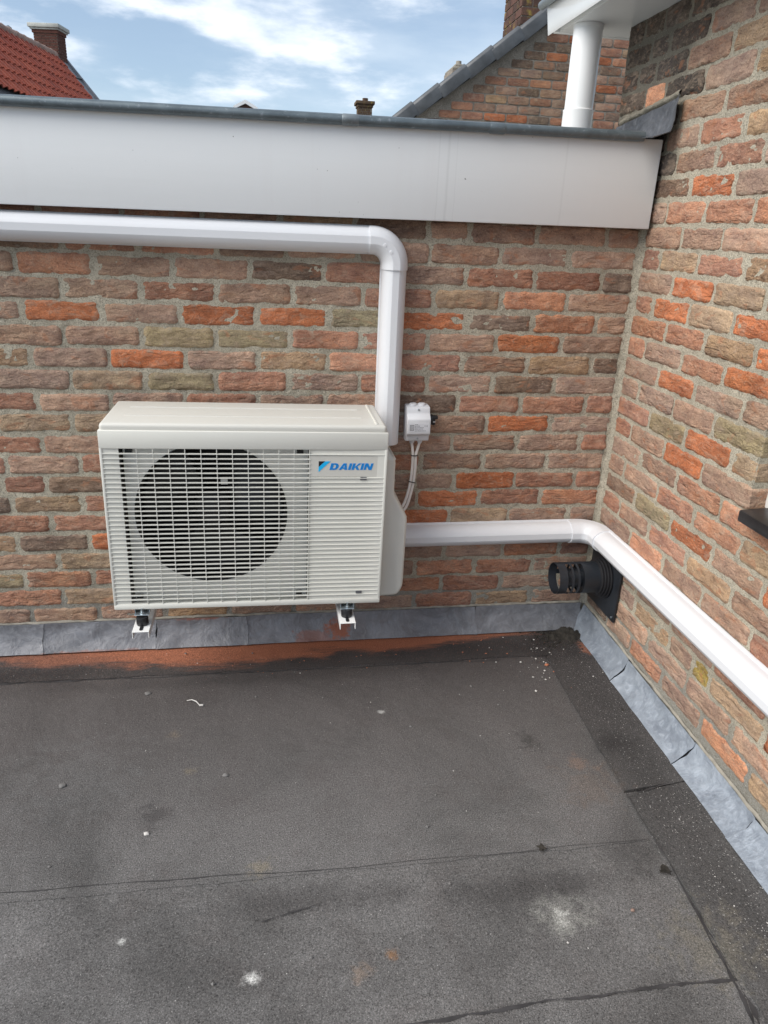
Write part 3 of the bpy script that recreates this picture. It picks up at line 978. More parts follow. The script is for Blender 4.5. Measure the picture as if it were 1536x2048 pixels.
# window in the house wall
mb = MB()
f0, f1 = 0.044, 0.096
mb.box(f0, f1, WY0 - 0.058, WY0 + 0.001, WZ0 + 0.005, WZ1, 0.004)
mb.box(f0, f1, WY1, WY1 + 0.058, WZ0 + 0.005, WZ1, 0.004)
mb.box(f0 + 0.001, f1 - 0.001, WY1 + 0.056, WY0 - 0.056, WZ0 + 0.005, WZ0 + 0.065, 0.004)
mb.box(f0 + 0.001, f1 - 0.001, WY1 + 0.056, WY0 - 0.056, WZ1 - 0.060, WZ1, 0.004)
win = mb.build("window", GUTTER_PAINT, side_wall)
mb = MB()
mb.box(0.070, 0.076, WY1 + 0.05, WY0 - 0.05, WZ0 + 0.06, WZ1 - 0.055)
mb.build("pane", GLASS_DARK, win)
mb = MB()
mb.prism([(-0.046, 0.694), (-0.046, 0.7215), (0.046, 0.726), (0.046, 0.690), (-0.02, 0.692)], lambda u, v, d: Vector((u, d, v)), WY1 + 0.01, WY0 - 0.040, 0.0045)
mb.build("window_sill", SILL_BLACK, side_wall)
# ------------------------------------------------------------------ lead flashings
def lead_run(root, bounds, back, mat, zt, dep, seed):
    """bounds along the wall; back=True for the back wall, else the house wall"""
    for i, (a, b) in enumerate(zip(bounds, bounds[1:])):
        def pt(u, v, a=a, b=b, i=i):
            s = a + (b - a) * u
            edge = min(u, 1 - u) * abs(b - a)
            wob = 0.008 * fbm(0.3 * i + (0 if u < 0.5 else 1), v * 0.1, seed, 14, 3) * max(0.0, 1 - edge / 0.05)
            kk = (s - bounds[0]) / (bounds[-1] - bounds[0])
            D = dep(s)
            top = zt(s) + 0.0025 * fbm(s, 0, seed + 3, 9, 2)
            # concave cross-section from wall down to the roof
            x = [0.000, 0.004, 0.012, 0.024, 0.040, 0.052, 0.060][0] if v == 0 else None
            t = v
            d = 0.003 + D * (0.30 * t + 0.70 * t ** 2.2)
            z = top * (1 - t) ** 1.0 + 0.0115 * t
            bul = 0.0055 * fbm(s, t * 0.12, seed + 5, 12, 4) * min(1.0, 0.25 + math.sin(math.pi * min(1, t * 0.9)))
            d += bul + 0.0016 * (i % 2) + (0.0018 * math.exp(-edge / 0.010))
            s2 = s + wob
            return Vector((s2, -d, z + bul * 0.4)) if back else Vector((-d, s2, z + bul * 0.4))
        m = MB()
        nu = max(6, int(abs(b - a) / 0.012))
        m.grid(pt, nu, 12)
        bmesh.ops.recalc_face_normals(m.bm, faces=m.bm.faces)
        res = bmesh.ops.solidify(m.bm, geom=m.bm.faces[:], thickness=0.0018)
        m.build("lead_sheet", mat, root, smooth=60)
    for a in bounds[1:-1]:
        m = MB()

        def gp(u, v, a=a):
            s = a - 0.014 + 0.028 * u
            D = dep(s)
            d = D * (0.30 * v + 0.70 * v ** 2.2) - 0.001
            z = zt(s) * (1 - v) + 0.009 * v - 0.002
            return Vector((s, -d, z)) if back else Vector((-d, s, z))
        m.grid(gp, 2, 8)
        m.build("lap_gap_shadow", LEAD_GAP, root)  # dark strip behind the joint, coloured as the shadow in the gap


lead_back = thing("lead_flashing", "dull grey lead flashing along the foot of the wall under the air conditioner", "flashing")
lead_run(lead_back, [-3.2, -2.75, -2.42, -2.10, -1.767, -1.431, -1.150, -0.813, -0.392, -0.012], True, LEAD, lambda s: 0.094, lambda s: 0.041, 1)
lead_side = thing("lead_flashing", "pale blue-grey lead flashing along the foot of the sunlit house wall", "flashing")
lead_run(lead_side, [-0.010, -0.348, -0.716, -0.958, -1.36, -1.75, -2.2, -2.7, -3.2], False, LEAD_SKYLIT, lambda s: 0.092 + 0.026 * max(-1, s), lambda s: 0.043 + 0.014 * min(1, -s), 4)
# cement pointing above the lead, part of each wall
m = MB()
m.grid(lambda u, v: Vector((-3.2 + 3.195 * u, 0.002 - 0.004 * math.sin(math.pi * v) - 0.003 * fbm(u * 3.2, v * 0.02, 3, 30, 3), 0.088 + 0.012 * v + 0.003 * fbm(u * 3.2, 0, 8, 20, 3))), 260, 4)
m.build("pointing", CEMENT, back_wall)
m = MB()
m.grid(lambda u, v: Vector((0.002 - 0.004 * math.sin(math.pi * v) - 0.003 * fbm(u * 3.2, v * 0.02, 4, 30, 3), -0.01 - 3.2 * u, (0.086 + 0.026 * max(-1, -3.2 * u)) + 0.013 * v + 0.003 * fbm(u * 3.2, 0, 8, 20, 3))), 260, 4)
m.build("pointing", CEMENT, side_wall)
# rough fillet of mortar down the inner corner
m = MB()
m.grid(lambda u, v: Vector((-0.018 + 0.023 * v + 0.003 * fbm(u * 1.2, v * 0.05, 1, 30, 3), 0.0005 - 0.016 * v ** 2.5 + 0.004 * fbm(u * 1.2, v * 0.05, 2, 40, 3), 0.09 + 1.21 * u)), 160, 6)
m.build("mortar_fillet", MORTAR, back_wall, smooth=60)

# ------------------------------------------------------------------ fascia and roof of the low extension
ext = thing("roof_fascia", "long white painted fascia board with a round zinc edge along its top", "fascia", (-1.6, -0.03, 1.29))


def ztop(x):
    return 1.5195 + 0.0102 * x


def zbot(x):
    return 1.2962 + 0.0072 * x


def rel(v):
    return Vector(v) - Vector((-1.6, -0.03, 1.29))


m = MB()
for ya, yb in ((-0.046, -0.028),):
    xs = (-3.2, -0.012)
    vs = []
    b = bmesh.new()
    for x in xs:
        for y in (ya, yb):
            for z in (zbot(x), ztop(x)):
                vs.append(b.verts.new(rel((x, y, z))))
    for f in ((0, 1, 3, 2), (4, 6, 7, 5), (0, 4, 5, 1), (2, 3, 7, 6), (0, 2, 6, 4), (1, 5, 7, 3)):
        b.faces.new([vs[i] for i in f])
    bmesh.ops.recalc_face_normals(b, faces=b.faces)
    bmesh.ops.bevel(b, geom=b.edges[:], offset=0.0025, segments=2, profile=0.5, affect='EDGES')
    m.merge(b)
m.build("fascia_board", FASCIA_PAINT, ext)
m = MB()
m.tube([rel((x, -0.058, ztop(x) + 0.003 + 0.0012 * mnoise.noise(Vector((x * 3, 0, 0))))) for x in [-3.2 + i * 0.1 for i in range(32)]] + [rel((-0.075, -0.058, ztop(-0.07) + 0.003))], 0.0118, 14)
m.build("zinc_edge", ZINC, ext)
m = MB()
m.prism([(-0.056, 0.012), (-0.048, 0.017), (0.25, 0.012), (0.25, 0.008), (-0.046, 0.006)], lambda u, v, d: rel((d, u, ztop(d) + v)), -3.2, -0.07)
m.build("roof_edge_strip", ZINC, ext)
for x, pale in ((-0.857, True), (-0.478, False)):
    m = MB()
    m.tube([rel((x - 0.021, -0.058, ztop(x) + 0.003)), rel((x - 0.017, -0.058, ztop(x) + 0.003)), rel((x + 0.017, -0.058, ztop(x) + 0.003)), rel((x + 0.021, -0.058, ztop(x) + 0.003))], [0.0120, 0.0134, 0.0134, 0.0120], 14)
    m.build("zinc_collar", ZINC_PALE if pale else ZINC, ext)
m = MB()
m.box(-3.2, -0.012, -0.028, 0.02, 1.315, 1.33, at=-Vector((-1.6, -0.03, 1.29)))
m.build("soffit_board", BLACK_PLASTIC, ext)  # coloured black as the shadow in the gap under the fascia
m = MB()
m.box(-3.2, -0.012, 0.02, 3.88, 1.40, 1.475)
m.box(-3.2, -0.012, 0.22, 3.88, -3.1, 1.41)
tag(m.build("extension_roof", PLASTER), kind="structure")  # unseen top kept pale to bounce light onto the gutter soffit and downpipe
m = MB()
m.box(-4.2, 2.9, -4.0, -0.002, -3.1, -0.26)
m.box(0.31, 3.4, -4.0, 0.28, -0.26, 2.05)
tag(m.build("house_body", PLASTER), kind="structure")

# crumpled lead soaker where the zinc edge meets the house wall
soak = thing("lead_flashing", "small crumpled dark lead flap where the fascia meets the house wall", "flashing", (-0.02, 0.0, 1.53))


def soak_pt(u, v):
    y = 0.262 - 0.375 * u
    w = 0.0035 * fbm(y, v * 0.2, 3, 22, 3)
    ztp = 1.585 + 0.030 * u + 0.004 * fbm(y, 0, 1, 14, 2)
    flare = max(0.0, (u - 0.35) / 0.65)
    t = v
    if t < 0.6:
        q = t / 0.6
        x = -0.006 - 0.012 * q - 0.010 * q * q * flare
        z = ztp + (1.528 - ztp) * q
    else:
        q = (t - 0.6) / 0.4
        x = -0.018 - 0.010 * flare - (0.055 + 0.030 * (1 - flare)) * q
        z = 1.528 - 0.004 * math.sin(q * 3.1) - 0.016 * q * q * flare
        y -= 0.012 * q * flare
    curl = max(0.0, (u - 0.85) / 0.15)
    x -= 0.016 * curl ** 2 * (1 - t)
    return Vector((x + w + 0.02, y + 0.006 * fbm(t * 0.2, u * 0.3, 9, 12, 2), z + 0.5 * w - 1.53))


m = MB()
m.grid(soak_pt, 44, 22)
bmesh.ops.recalc_face_normals(m.bm, faces=m.bm.faces)
bmesh.ops.solidify(m.bm, geom=m.bm.faces[:], thickness=0.002)
m.build("lead_flap", LEAD_DARK, soak, smooth=60)
m = MB()
m.grid(lambda u, v: Vector((0.02 + 0.004 - 0.024 * math.sin(math.pi * min(1, v * 1.0) * 0.55) * (1 - v) - 0.012 * v * (1 - v) + 0.003 * fbm(u, v * 0.1, 2, 20, 3), 0.255 - 0.335 * u, 0.055 + 0.030 * u + 0.022 * v + 0.004 * fbm(u * 0.4, 0, 6, 20, 3))), 60, 8)
m.build("mortar_fillet", MORTAR, soak, smooth=60)

# ------------------------------------------------------------------ box gutter and downpipe of the house
gut = thing("box_gutter", "white box gutter with a zinc lip overhanging the house wall at the top right", "gutter", (-0.09, 0.43, 1.845))
m = MB()
m.prism([(-0.190, 1.846), (-0.202, 1.922), (-0.186, 1.922), (-0.173, 1.860)], lambda u, v, d: Vector((u + 0.09, d - 0.43, v - 1.845)), -3.6, 0.455, 0.002)
m.build("gutter_board", GUTTER_PAINT, gut)
m = MB()
m.box(-0.172, 0.25, -3.6, 0.40, 1.847, 1.862, at=-Vector((-0.09, 0.43, 1.845)))
m.build("soffit_board", GUTTER_PAINT, gut)
m = MB()
m.box(-0.186, 0.25, 0.402, 0.42, 1.846, 1.922, 0.002, at=-Vector((-0.09, 0.43, 1.845)))
m.build("end_board", GUTTER_PAINT, gut)
m = MB()
m.tube([(-0.214 + 0.09, y - 0.43, 1.928 - 1.845) for y in (-3.6, -2, -1, 0, 0.47)], 0.0125, 14)
m.build("zinc_lip", ZINC_PALE, gut)
m = MB()
m.box(-0.205, 0.25, -3.6, 0.45, 1.924, 1.930, at=-Vector((-0.09, 0.43, 1.845)))
m.build("zinc_lining", ZINC, gut)
m = MB()
m.prism([(0.24, 1.968), (3.0, 4.3), (3.0, 4.2), (0.24, 1.90)], lambda u, v, d: Vector((u + 0.09, d - 0.43, v - 1.845)), -3.6, 0.45)
m.build("roof_slope", ROOF_DARK, gut)

pipe = thing("downpipe", "round white downpipe dropping from the box gutter behind the fascia", "downpipe", (-0.122, 0.300, 1.475))
m = MB()
m.cyl((0, 0, 0.10), (0, 0, 0.371), 0.0425, n=40)
m.build("pipe", PIPE_PAINT, pipe)
m = MB()
m.tube([(0, 0, 0.0), (0, 0, 0.146), (0, 0, 0.1485), (0, 0, 0.151), (0, 0, 0.153)], [0.0455, 0.0455, 0.0462, 0.0462, 0.0430], 40)
m.build("pipe_socket", PIPE_PAINT, pipe)
m = MB()
m.tube([(0, 0, 0.3605), (0, 0, 0.368), (0, 0, 0.3715)], [0.0432, 0.0438, 0.0438], 40)
m.build("pipe_collar", PIPE_PAINT, pipe)

# ------------------------------------------------------------------ cable trunking
def trunk_profile(k=1.0, lip=False):
    hw, d0 = 0.0340 * k, 0.020 * k
    pts = [(-hw, 0.001), (-hw, d0)]
    for i in range(1, 13):
        t = i / 12 * R(68)
        pts.append((-hw + 0.0250 * k * (1 - math.cos(t)) / (1 - math.cos(R(68))), d0 + 0.0375 * k * math.sin(t) / math.sin(R(68))))
    return pts + [(-h, d) for h, d in pts[::-1]]


BASE = [(-0.0366, 0.0), (-0.0366, 0.0085), (-0.0358, 0.0098), (0.0358, 0.0098), (0.0366, 0.0085), (0.0366, 0.0)]
XB = Vector((0, -1, 0))      # outward from the back wall
XS = Vector((-1, 0, 0))      # outward from the house wall
UZ = Vector((0, 0, 1))
up = thing("cable_trunking", "white trunking running under the fascia and bending down to the air conditioner", "trunking", (-0.724, 0, 0.675))
B0 = Vector((-0.724, 0, 0.675))
zc = 1.2375
m = MB()
m.sweep(trunk_profile(), [(Vector((-3.2, 0, zc - 0.006)) - B0, XB, UZ), (Vector((-0.790, 0, zc)) - B0, XB, UZ)])
m.build("trunking_cover", TRUNK_WHITE, up, smooth=16)
m = MB()
m.sweep(BASE, [(Vector((-3.2, 0, zc - 0.006)) - B0, XB, UZ), (Vector((-0.790, 0, zc)) - B0, XB, UZ)])
m.build("trunking_base", TRUNK_WHITE, up)
m = MB()
m.sweep(BASE, [(Vector((-0.7235, 0, 0.677)) - B0, XB, Vector((1, 0, 0))), (Vector((-0.7235, 0, 1.175)) - B0, XB, Vector((1, 0, 0)))])
m.build("trunking_base", TRUNK_WHITE, up)
m = MB()
m.sweep(trunk_profile(), [(Vector((-0.7235, 0, 0.675)) - B0, XB, Vector((1, 0, 0))), (Vector((-0.7235, 0, 1.175)) - B0, XB, Vector((1, 0, 0)))])
m.build("trunking_cover", TRUNK_WHITE, up, smooth=16)
m = MB()
rr = 0.062
cxx, czz = -0.7235 - rr, zc - rr
fr = [(Vector((-0.797, 0, zc)) - B0, XB, UZ)]
for i in range(13):
    t = math.pi / 2 * (1 - i / 12)
    fr.append((Vector((cxx + rr * math.cos(t), 0, czz + rr * math.sin(t))) - B0, XB, Vector((math.cos(t), 0, math.sin(t)))))
fr.append((Vector((-0.7235, 0, 1.164)) - B0, XB, Vector((1, 0, 0))))
m.sweep(trunk_profile(1.075), fr)
elb = m.build("trunking_elbow", TRUNK_WHITE, up, smooth=16)
m = MB()
for dx, dz in ((0.0, 0.0), (0.017, -0.017)):
    m.tube([Vector((-0.757 + dx, -0.0617, 1.226 + dz)) - B0, Vector((-0.757 + dx, -0.0627, 1.226 + dz)) - B0], [0.0050, 0.0040], 16)
m.build("moulded_mark", TRUNK_WHITE, elb)

low = thing("cable_trunking", "white trunking from the unit's side round the inner corner and along the house wall", "trunking", (-0.10, 0, 0.337))
B1 = Vector((-0.10, 0, 0.337))
zl = 0.3695
for fr in ([(Vector((-0.72, 0, zl - 0.003)) - B1, XB, UZ), (Vector((-0.098, 0, zl)) - B1, XB, UZ)],
           [(Vector((0, -0.098, zl)) - B1, XS, UZ), (Vector((0, -3.2, zl - 0.002)) - B1, XS, UZ)]):
    m = MB()
    m.sweep(BASE, fr)
    m.build("trunking_base", TRUNK_WHITE, low)
m = MB()
m.sweep(trunk_profile(), [(Vector((-0.72, 0, zl - 0.003)) - B1, XB, UZ), (Vector((-0.098, 0, zl)) - B1, XB, UZ)])
m.build("trunking_cover", TRUNK_WHITE, low, smooth=16)
m = MB()
m.sweep(trunk_profile(), [(Vector((0, -0.098, zl)) - B1, XS, UZ), (Vector((0, -3.2, zl - 0.002)) - B1, XS, UZ)])
m.build("trunking_cover", TRUNK_WHITE, low, smooth=16)
m = MB()
rr = 0.080
fr = [(Vector((-0.108, 0, zl)) - B1, XB, UZ), (Vector((-rr - 0.001, 0, zl)) - B1, XB, UZ)]
for i in range(13):
    t = math.pi / 2 * (1 - i / 12)
    e = Vector((math.cos(t), math.sin(t), 0))
    fr.append((Vector((-rr, -rr, zl)) + rr * e - B1, -e, UZ))
fr.append((Vector((0, -0.108, zl)) - B1, XS, UZ))
m.sweep(trunk_profile(1.075), fr)
m.build("trunking_elbow", TRUNK_WHITE, low, smooth=16)

# ------------------------------------------------------------------ flue terminal through the house wall
flue = thing("flue_terminal", "short black slotted flue pipe on a square wall plate in the corner", "flue", (0, -0.120, 0.252))
m = MB()
m.box(-0.010, -0.003, -0.104, 0.098, -0.112, 0.104, 0.0015)
plate = m.build("wall_plate", FLUE_BLACK, flue)
for y, z in ((-0.092, -0.098), (0.086, -0.098), (-0.092, 0.092), (0.086, 0.092)):
    m = MB()
    m.cyl((-0.010, y, z), (-0.0125, y, z), 0.0035, n=10)
    m.build("screw", STEEL, plate)
m = MB()
for i, (x, r) in enumerate(((-0.010, 0.070), (-0.018, 0.066), (-0.026, 0.062), (-0.034, 0.0585))):
    m.tube([(x, 0, 0), (x - 0.003, 0, 0), (x - 0.006, 0, 0), (x - 0.0085, 0, 0)], [r - 0.003, r, r, r - 0.004], 40)
m.build("rubber_collar", BLACK_PLASTIC, plate)
ro = 0.0505
m = MB()


def shell(x0, x1, a0=0.0, a1=2 * math.pi, r=ro, th=0.002, n=48):
    k = max(2, int(n * (a1 - a0) / (2 * math.pi)))
    V = []
    closed = (a1 - a0) > 6.28
    for i in range(k if closed else k + 1):
        t = a0 + (a1 - a0) * i / k
        c, s_ = math.cos(t), math.sin(t)
        V.append([m.bm.verts.new((x, rr_ * c, rr_ * s_)) for x, rr_ in ((x0, r), (x1, r), (x1, r - th), (x0, r - th))])
    cnt = len(V)
    for i in range(cnt if closed else cnt - 1):
        A, B = V[i], V[(i + 1) % cnt]
        for j in range(4):
            m.bm.faces.new((A[j], A[(j + 1) % 4], B[(j + 1) % 4], B[j]))
    if not closed:
        m.bm.faces.new(V[0])
        m.bm.faces.new(V[-1][::-1])


shell(-0.096, -0.008)
shell(-0.178, -0.151)
shell(-0.137, -0.130)
shell(-0.117, -0.110)
for t0 in (R(72), R(238), R(-10)):                   # webs between the slots
    shell(-0.152, -0.136, t0, t0 + R(20))
    shell(-0.131, -0.116, t0, t0 + R(20))
    shell(-0.111, -0.095, t0, t0 + R(20))
m.build("flue_pipe", FLUE_BLACK, flue)
m = MB()
shell(-0.140, -0.010, r=0.030, th=0.002)
m.cyl((-0.092, 0, 0), (-0.090, 0, 0), 0.0485, n=40)
m.build("inner_pipe", FLUE_BLACK, flue)
# ------------------------------------------------------------------ air conditioner
AC = thing("air_conditioner", "cream outdoor air conditioner with slatted grille hung low on the brick wall", "air conditioner", (-1.1265, 0, 0.302), rot=(0, R(0.6), 0))
W2, HT, YF = 0.3525, 0.487, -0.320
m = MB()
m.box(-W2 + 0.004, -W2 + 0.007, -0.302, -0.080, 0.004, HT - 0.004)
m.box(W2 - 0.009, W2 - 0.006, -0.302, -0.080, 0.004, HT - 0.004)
m.box(-W2 + 0.007, W2 - 0.009, -0.302, -0.080, 0.002, 0.006)
m.box(-W2 + 0.007, W2 - 0.009, -0.082, -0.079, 0.006, HT - 0.004)
m.build("casing", CREAM, AC)
m = MB()
m.box(-W2 + 0.007, W2 - 0.009, -0.095, -0.084, 0.008, HT - 0.006)
m.box(0.150, 0.153, -0.275, -0.096, 0.008, HT - 0.006)
m.build("heat_exchanger", INNER_DARK, AC)

m = MB()          # lid with raised ribs
m.box(-W2 + 0.003, W2 - 0.004, -0.3165, -0.074, HT - 0.016, HT + 0.0165, 0.009, 4)
lid = m.build("top_cover", CREAM_COVER, AC)
for y in (-0.145, -0.235):
    m = MB()
    m.box(-W2 + 0.05, W2 - 0.06, y - 0.004, y + 0.004, HT + 0.0155, HT + 0.0180, 0.0009, 1)
    m.build("rib", CREAM_COVER, lid)
m = MB()
m.box(W2 - 0.032, W2 - 0.026, -0.300, -0.090, HT + 0.0155, HT + 0.0195, 0.001, 1)
m.build("rib", CREAM_COVER, lid)

m = MB()          # front frame
zb, zt_ = 0.0155, HT - 0.046
m.box(-W2, W2, YF, YF + 0.020, zt_, HT, 0.003)
m.box(-W2, W2, YF, YF + 0.020, 0.0, zb, 0.003)
m.box(-W2, -W2 + 0.007, YF + 0.0003, YF + 0.019, zb - 0.003, zt_ + 0.003, 0.002)
m.box(W2 - 0.008, W2, YF + 0.0003, YF + 0.019, zb - 0.003, zt_ + 0.003, 0.002)
XP = -W2 + 0.715 * 2 * W2       # where the solid panel starts
m.prism([(-W2 + 0.005, YF + 0.003), (-W2 + 0.030, YF + 0.0050), (-W2 + 0.044, YF + 0.0058), (-W2 + 0.044, YF + 0.010), (-W2 + 0.005, YF + 0.010)], lambda u, v, d: Vector((u, v, d)), zb - 0.002, zt_ + 0.002)
m.prism([(XP, YF + 0.0056), (W2 - 0.065, YF + 0.0045), (W2 - 0.022, YF + 0.0020), (W2 - 0.006, YF + 0.0012), (W2 - 0.006, YF + 0.014), (XP, YF + 0.014)], lambda u, v, d: Vector((u, v, d)), zb - 0.002, zt_ + 0.002)
panel = m.build("front_panel", CREAM, AC)

NS = 34
sp = (zt_ - zb) / NS
LX0, LX1 = XP + 0.004, W2 - 0.010


def slat_mesh(x0, x1):
    q = MB()
    h = sp * 0.255
    q.prism([(YF + 0.0002, -h * 0.30), (YF + 0.0002, h * 0.25), (YF + 0.0052, h * 0.45), (YF + 0.0060, h * 0.30), (YF + 0.0060, -h * 0.20)], lambda u, v, d: Vector((d, u, v)), x0, x1)
    return q.mesh("slat", 0)


full = slat_mesh(-W2 + 0.004, W2 - 0.008)
shrt = slat_mesh(-W2 + 0.004, XP + 0.004)
for s_ in (full, shrt):
    s_.materials.append(CREAM)
for i in range(NS - 1):
    z = zt_ - (i + 1) * sp
    o = bpy.data.objects.new("slat", shrt if 1 <= i <= 4 else full)
    COL.objects.link(o)
    o.parent = AC
    o.location = (0, 0, z)
m = MB()
m.box(0, 0.0018, YF + 0.0012, YF + 0.0050, zb, zt_)
wire = m.mesh("grille_bar", 0)
wire.materials.append(CREAM)
for i in range(12):
    x = -W2 + 0.122 * 2 * W2 + i * 0.0540 * 2 * W2
    o = bpy.data.objects.new("grille_bar", wire)
    COL.objects.link(o)
    o.parent = AC
    o.location = (x - 0.001, 0, 0)

zA, zB = zt_ - 1.25 * sp, zt_ - 5.75 * sp
m = MB()
m.box(LX0 - 0.004, LX1 - 0.004, YF + 0.0022, YF + 0.012, zB, zA, 0.0008, 1)
badge = m.build("name_plate", CREAM_COVER, AC)
# lettering on the plate
bx0, bx1 = LX0 + 0.1135 * 0.165, LX0 + 0.925 * 0.165
zc_ = (zA + zB) / 2 - 0.0005


def flat(name, polys, mat, y, parent, th=0.0006):
    q = MB()
    for p in polys:
        q.prism(p, lambda u, v, d: Vector((u, d, v)), y - th, y)
    return q.build(name, mat, parent, smooth=0)


YL = YF + 0.0022
lh = 0.0285          # emblem height
e0 = LX0 + 0.0205
k_ = 0.0300
flat("emblem", [[(e0, zc_ + lh * 0.5), (e0 + 0.016, zc_ + lh * 0.5), (e0, zc_ - lh * 0.02)]], LOGO_BLACK, YL, badge)
flat("emblem", [[(e0 + 0.0166, zc_ + lh * 0.5), (e0 + k_, zc_ + lh * 0.5), (e0, zc_ - lh * 0.5), (e0, zc_ - lh * 0.05)]], LOGO_SKY, YL, badge)
tx, tw, th_ = e0 + 0.0275, 0.108, 0.0175
zt0 = zc_ - 0.0085
SH = 0.26


def L(polys, x, w):
    return [[(x + w * u + SH * th_ * v, zt0 + th_ * v) for u, v in p] for p in polys]


bar = 0.30
dD = [[(0, 0), (.34, 0), (.34, 1), (0, 1)], [(.34, 1), (.34, .78), (.52, .78), (.64, .66), (.97, .68), (.80, .94), (.58, 1)], [(.64, .66), (.64, .34), (.97, .32), (.99, .5), (.97, .68)],
      [(.34, 0), (.58, 0), (.80, .06), (.97, .32), (.64, .34), (.52, .22), (.34, .22)]]
dA = [[(0, 0), (.33, 0), (.62, 1), (.34, 1)], [(.34, 1), (.62, 1), (1, 0), (.66, 0)], [(.20, .18), (.80, .18), (.74, .38), (.26, .38)]]
dA = [[(-.02, 0), (.30, 0), (.56, .72), (.56, 1), (.36, 1)], [(.56, 1), (.72, 1), (1, 0), (.68, 0), (.56, .72)], [(.22, .17), (.78, .17), (.74, .37), (.30, .37)]]
dI = [[(0, 0), (1, 0), (1, 1), (0, 1)]]
dK = [[(0, 0), (.32, 0), (.32, 1), (0, 1)], [(.32, .42), (.72, 1), (1.06, 1), (.60, .50), (.32, .30)], [(.36, .56), (.60, .62), (1.0, 0), (.64, 0)]]
dN = [[(0, 0), (.29, 0), (.29, 1), (0, 1)], [(.29, 1), (.33, 1), (.72, 0), (.71, 0), (.29, .62)], [(.29, 1), (.36, 1), (.71, .40), (.71, 0), (.62, 0), (.29, .60)], [(.71, 0), (1, 0), (1, 1), (.71, 1)]]
wd = (0.0215, 0.0215, 0.0066, 0.0205, 0.0066, 0.0210)
x = tx
letters = []
for g, w in zip((dD, dA, dI, dK, dI, dN), wd):
    letters.append(L(g, x, w))
    x += w + 0.0022
for i, l_ in enumerate(letters):
    q = MB()
    for j, p in enumerate(l_):
        q.prism(p, lambda u, v, d: Vector((u, d, v)), YL - 0.0006 - 0.00002 * j, YL)
    q.build("letter", LOGO_BLUE, badge, smooth=0)
# little dark plates, proud of the panel, painted as the shade inside slots
for z in (zt_ - 6.15 * sp, zb + 1.55 * sp):
    m = MB()
    m.box(W2 - 0.068, W2 - 0.052, YF + 0.0005, YF + 0.009, z - 0.0035, z + 0.0035)
    m.build("slot_shade_plate", PRINT_GREY, AC)

# inner plate, bell mouth, fan
cx_, cz_, fr_ = -0.0945, 0.2585, 0.1875
m = MB()
N = 64
px0, px1, pz0, pz1 = -W2 + 0.0490, 0.1508, 0.008, HT - 0.010
sq = []
for i in range(N):
    t = 2 * math.pi * i / N
    c, s_ = math.cos(t), math.sin(t)
    k = min(((px1 - cx_) if c > 0 else (cx_ - px0)) / max(1e-6, abs(c)), ((pz1 - cz_) if s_ > 0 else (cz_ - pz0)) / max(1e-6, abs(s_)))
    sq.append((cx_ + k * c, cz_ + k * s_))
yp = -0.290
A_ = [m.bm.verts.new((a, yp, b)) for a, b in sq]
cur = [m.bm.verts.new((cx_ + (fr_ + 0.004) * math.cos(2 * math.pi * i / N), yp, cz_ + (fr_ + 0.004) * math.sin(2 * math.pi * i / N))) for i in range(N)]
for i in range(N):
    m.bm.faces.new((A_[i], A_[(i + 1) % N], cur[(i + 1) % N], cur[i]))
m.build("fan_shroud", INNER_PLATE, AC)
m = MB()
prev = None
for r_, y_ in ((fr_ + 0.005, yp - 0.0015), (fr_ + 0.001, yp + 0.002), (fr_, yp + 0.010), (fr_, yp + 0.085)):
    cur = [m.bm.verts.new((cx_ + r_ * math.cos(2 * math.pi * i / N), y_, cz_ + r_ * math.sin(2 * math.pi * i / N))) for i in range(N)]
    for i in range(N if prev else 0):
        m.bm.faces.new((prev[i], prev[(i + 1) % N], cur[(i + 1) % N], cur[i]))
    prev = cur
m.build("bell_mouth", INNER_DARK, AC)
for x, z in ((-W2 + 0.064, zt_ - 0.012), (-W2 + 0.064, zb + 0.012), (0.130, zt_ - 0.012), (0.130, zb + 0.012)):
    m = MB()
    m.box(x - 0.008, x + 0.008, -0.302, -0.290, z - 0.004, z + 0.004)
    m.build("panel_clip", INNER_DARK, AC)
fan = MB()
fan.tube([(cx_, -0.262, cz_), (cx_, -0.258, cz_), (cx_, -0.250, cz_), (cx_, -0.19, cz_)], [0.012, 0.040, 0.048, 0.050], 32)
fan = fan.build("fan", FAN_GREY, AC)
for b_ in range(3):
    a0 = R(b_ * 120 + 20)

    def blade(u, v, a0=a0):
        r_ = 0.046 + (fr_ - 0.054) * v
        a = a0 + (u - 0.5) * R(78) * (0.75 + 0.35 * v) + v * R(16)
        return Vector((cx_ + r_ * math.cos(a), -0.222 + (u - 0.5) * 0.055 * (1.1 - 0.4 * v), cz_ + r_ * math.sin(a)))
    m = MB()
    m.grid(blade, 10, 8)
    bmesh.ops.recalc_face_normals(m.bm, faces=m.bm.faces)
    bmesh.ops.solidify(m.bm, geom=m.bm.faces[:], thickness=0.002)
    m.build("fan_blade", FAN_GREY, fan, smooth=60)
m = MB()
m.box(cx_ + 0.020, cx_ + 0.038, -0.2305, -0.2290, cz_ + 0.060, cz_ + 0.080)
m.build("rating_tag", INNER_PLATE, fan)

# service cover bulging from the right-hand side
m = MB()
m.prism([(0.338, 0.404), (0.381, 0.404), (0.388, 0.396), (0.389, 0.296), (0.425, 0.236), (0.430, 0.225), (0.430, 0.012), (0.416, -0.015), (0.338, -0.020)], lambda u, v, d: Vector((u, d, v)), -0.255, -0.042, 0.012, 4)
m.build("service_cover", CREAM, AC)

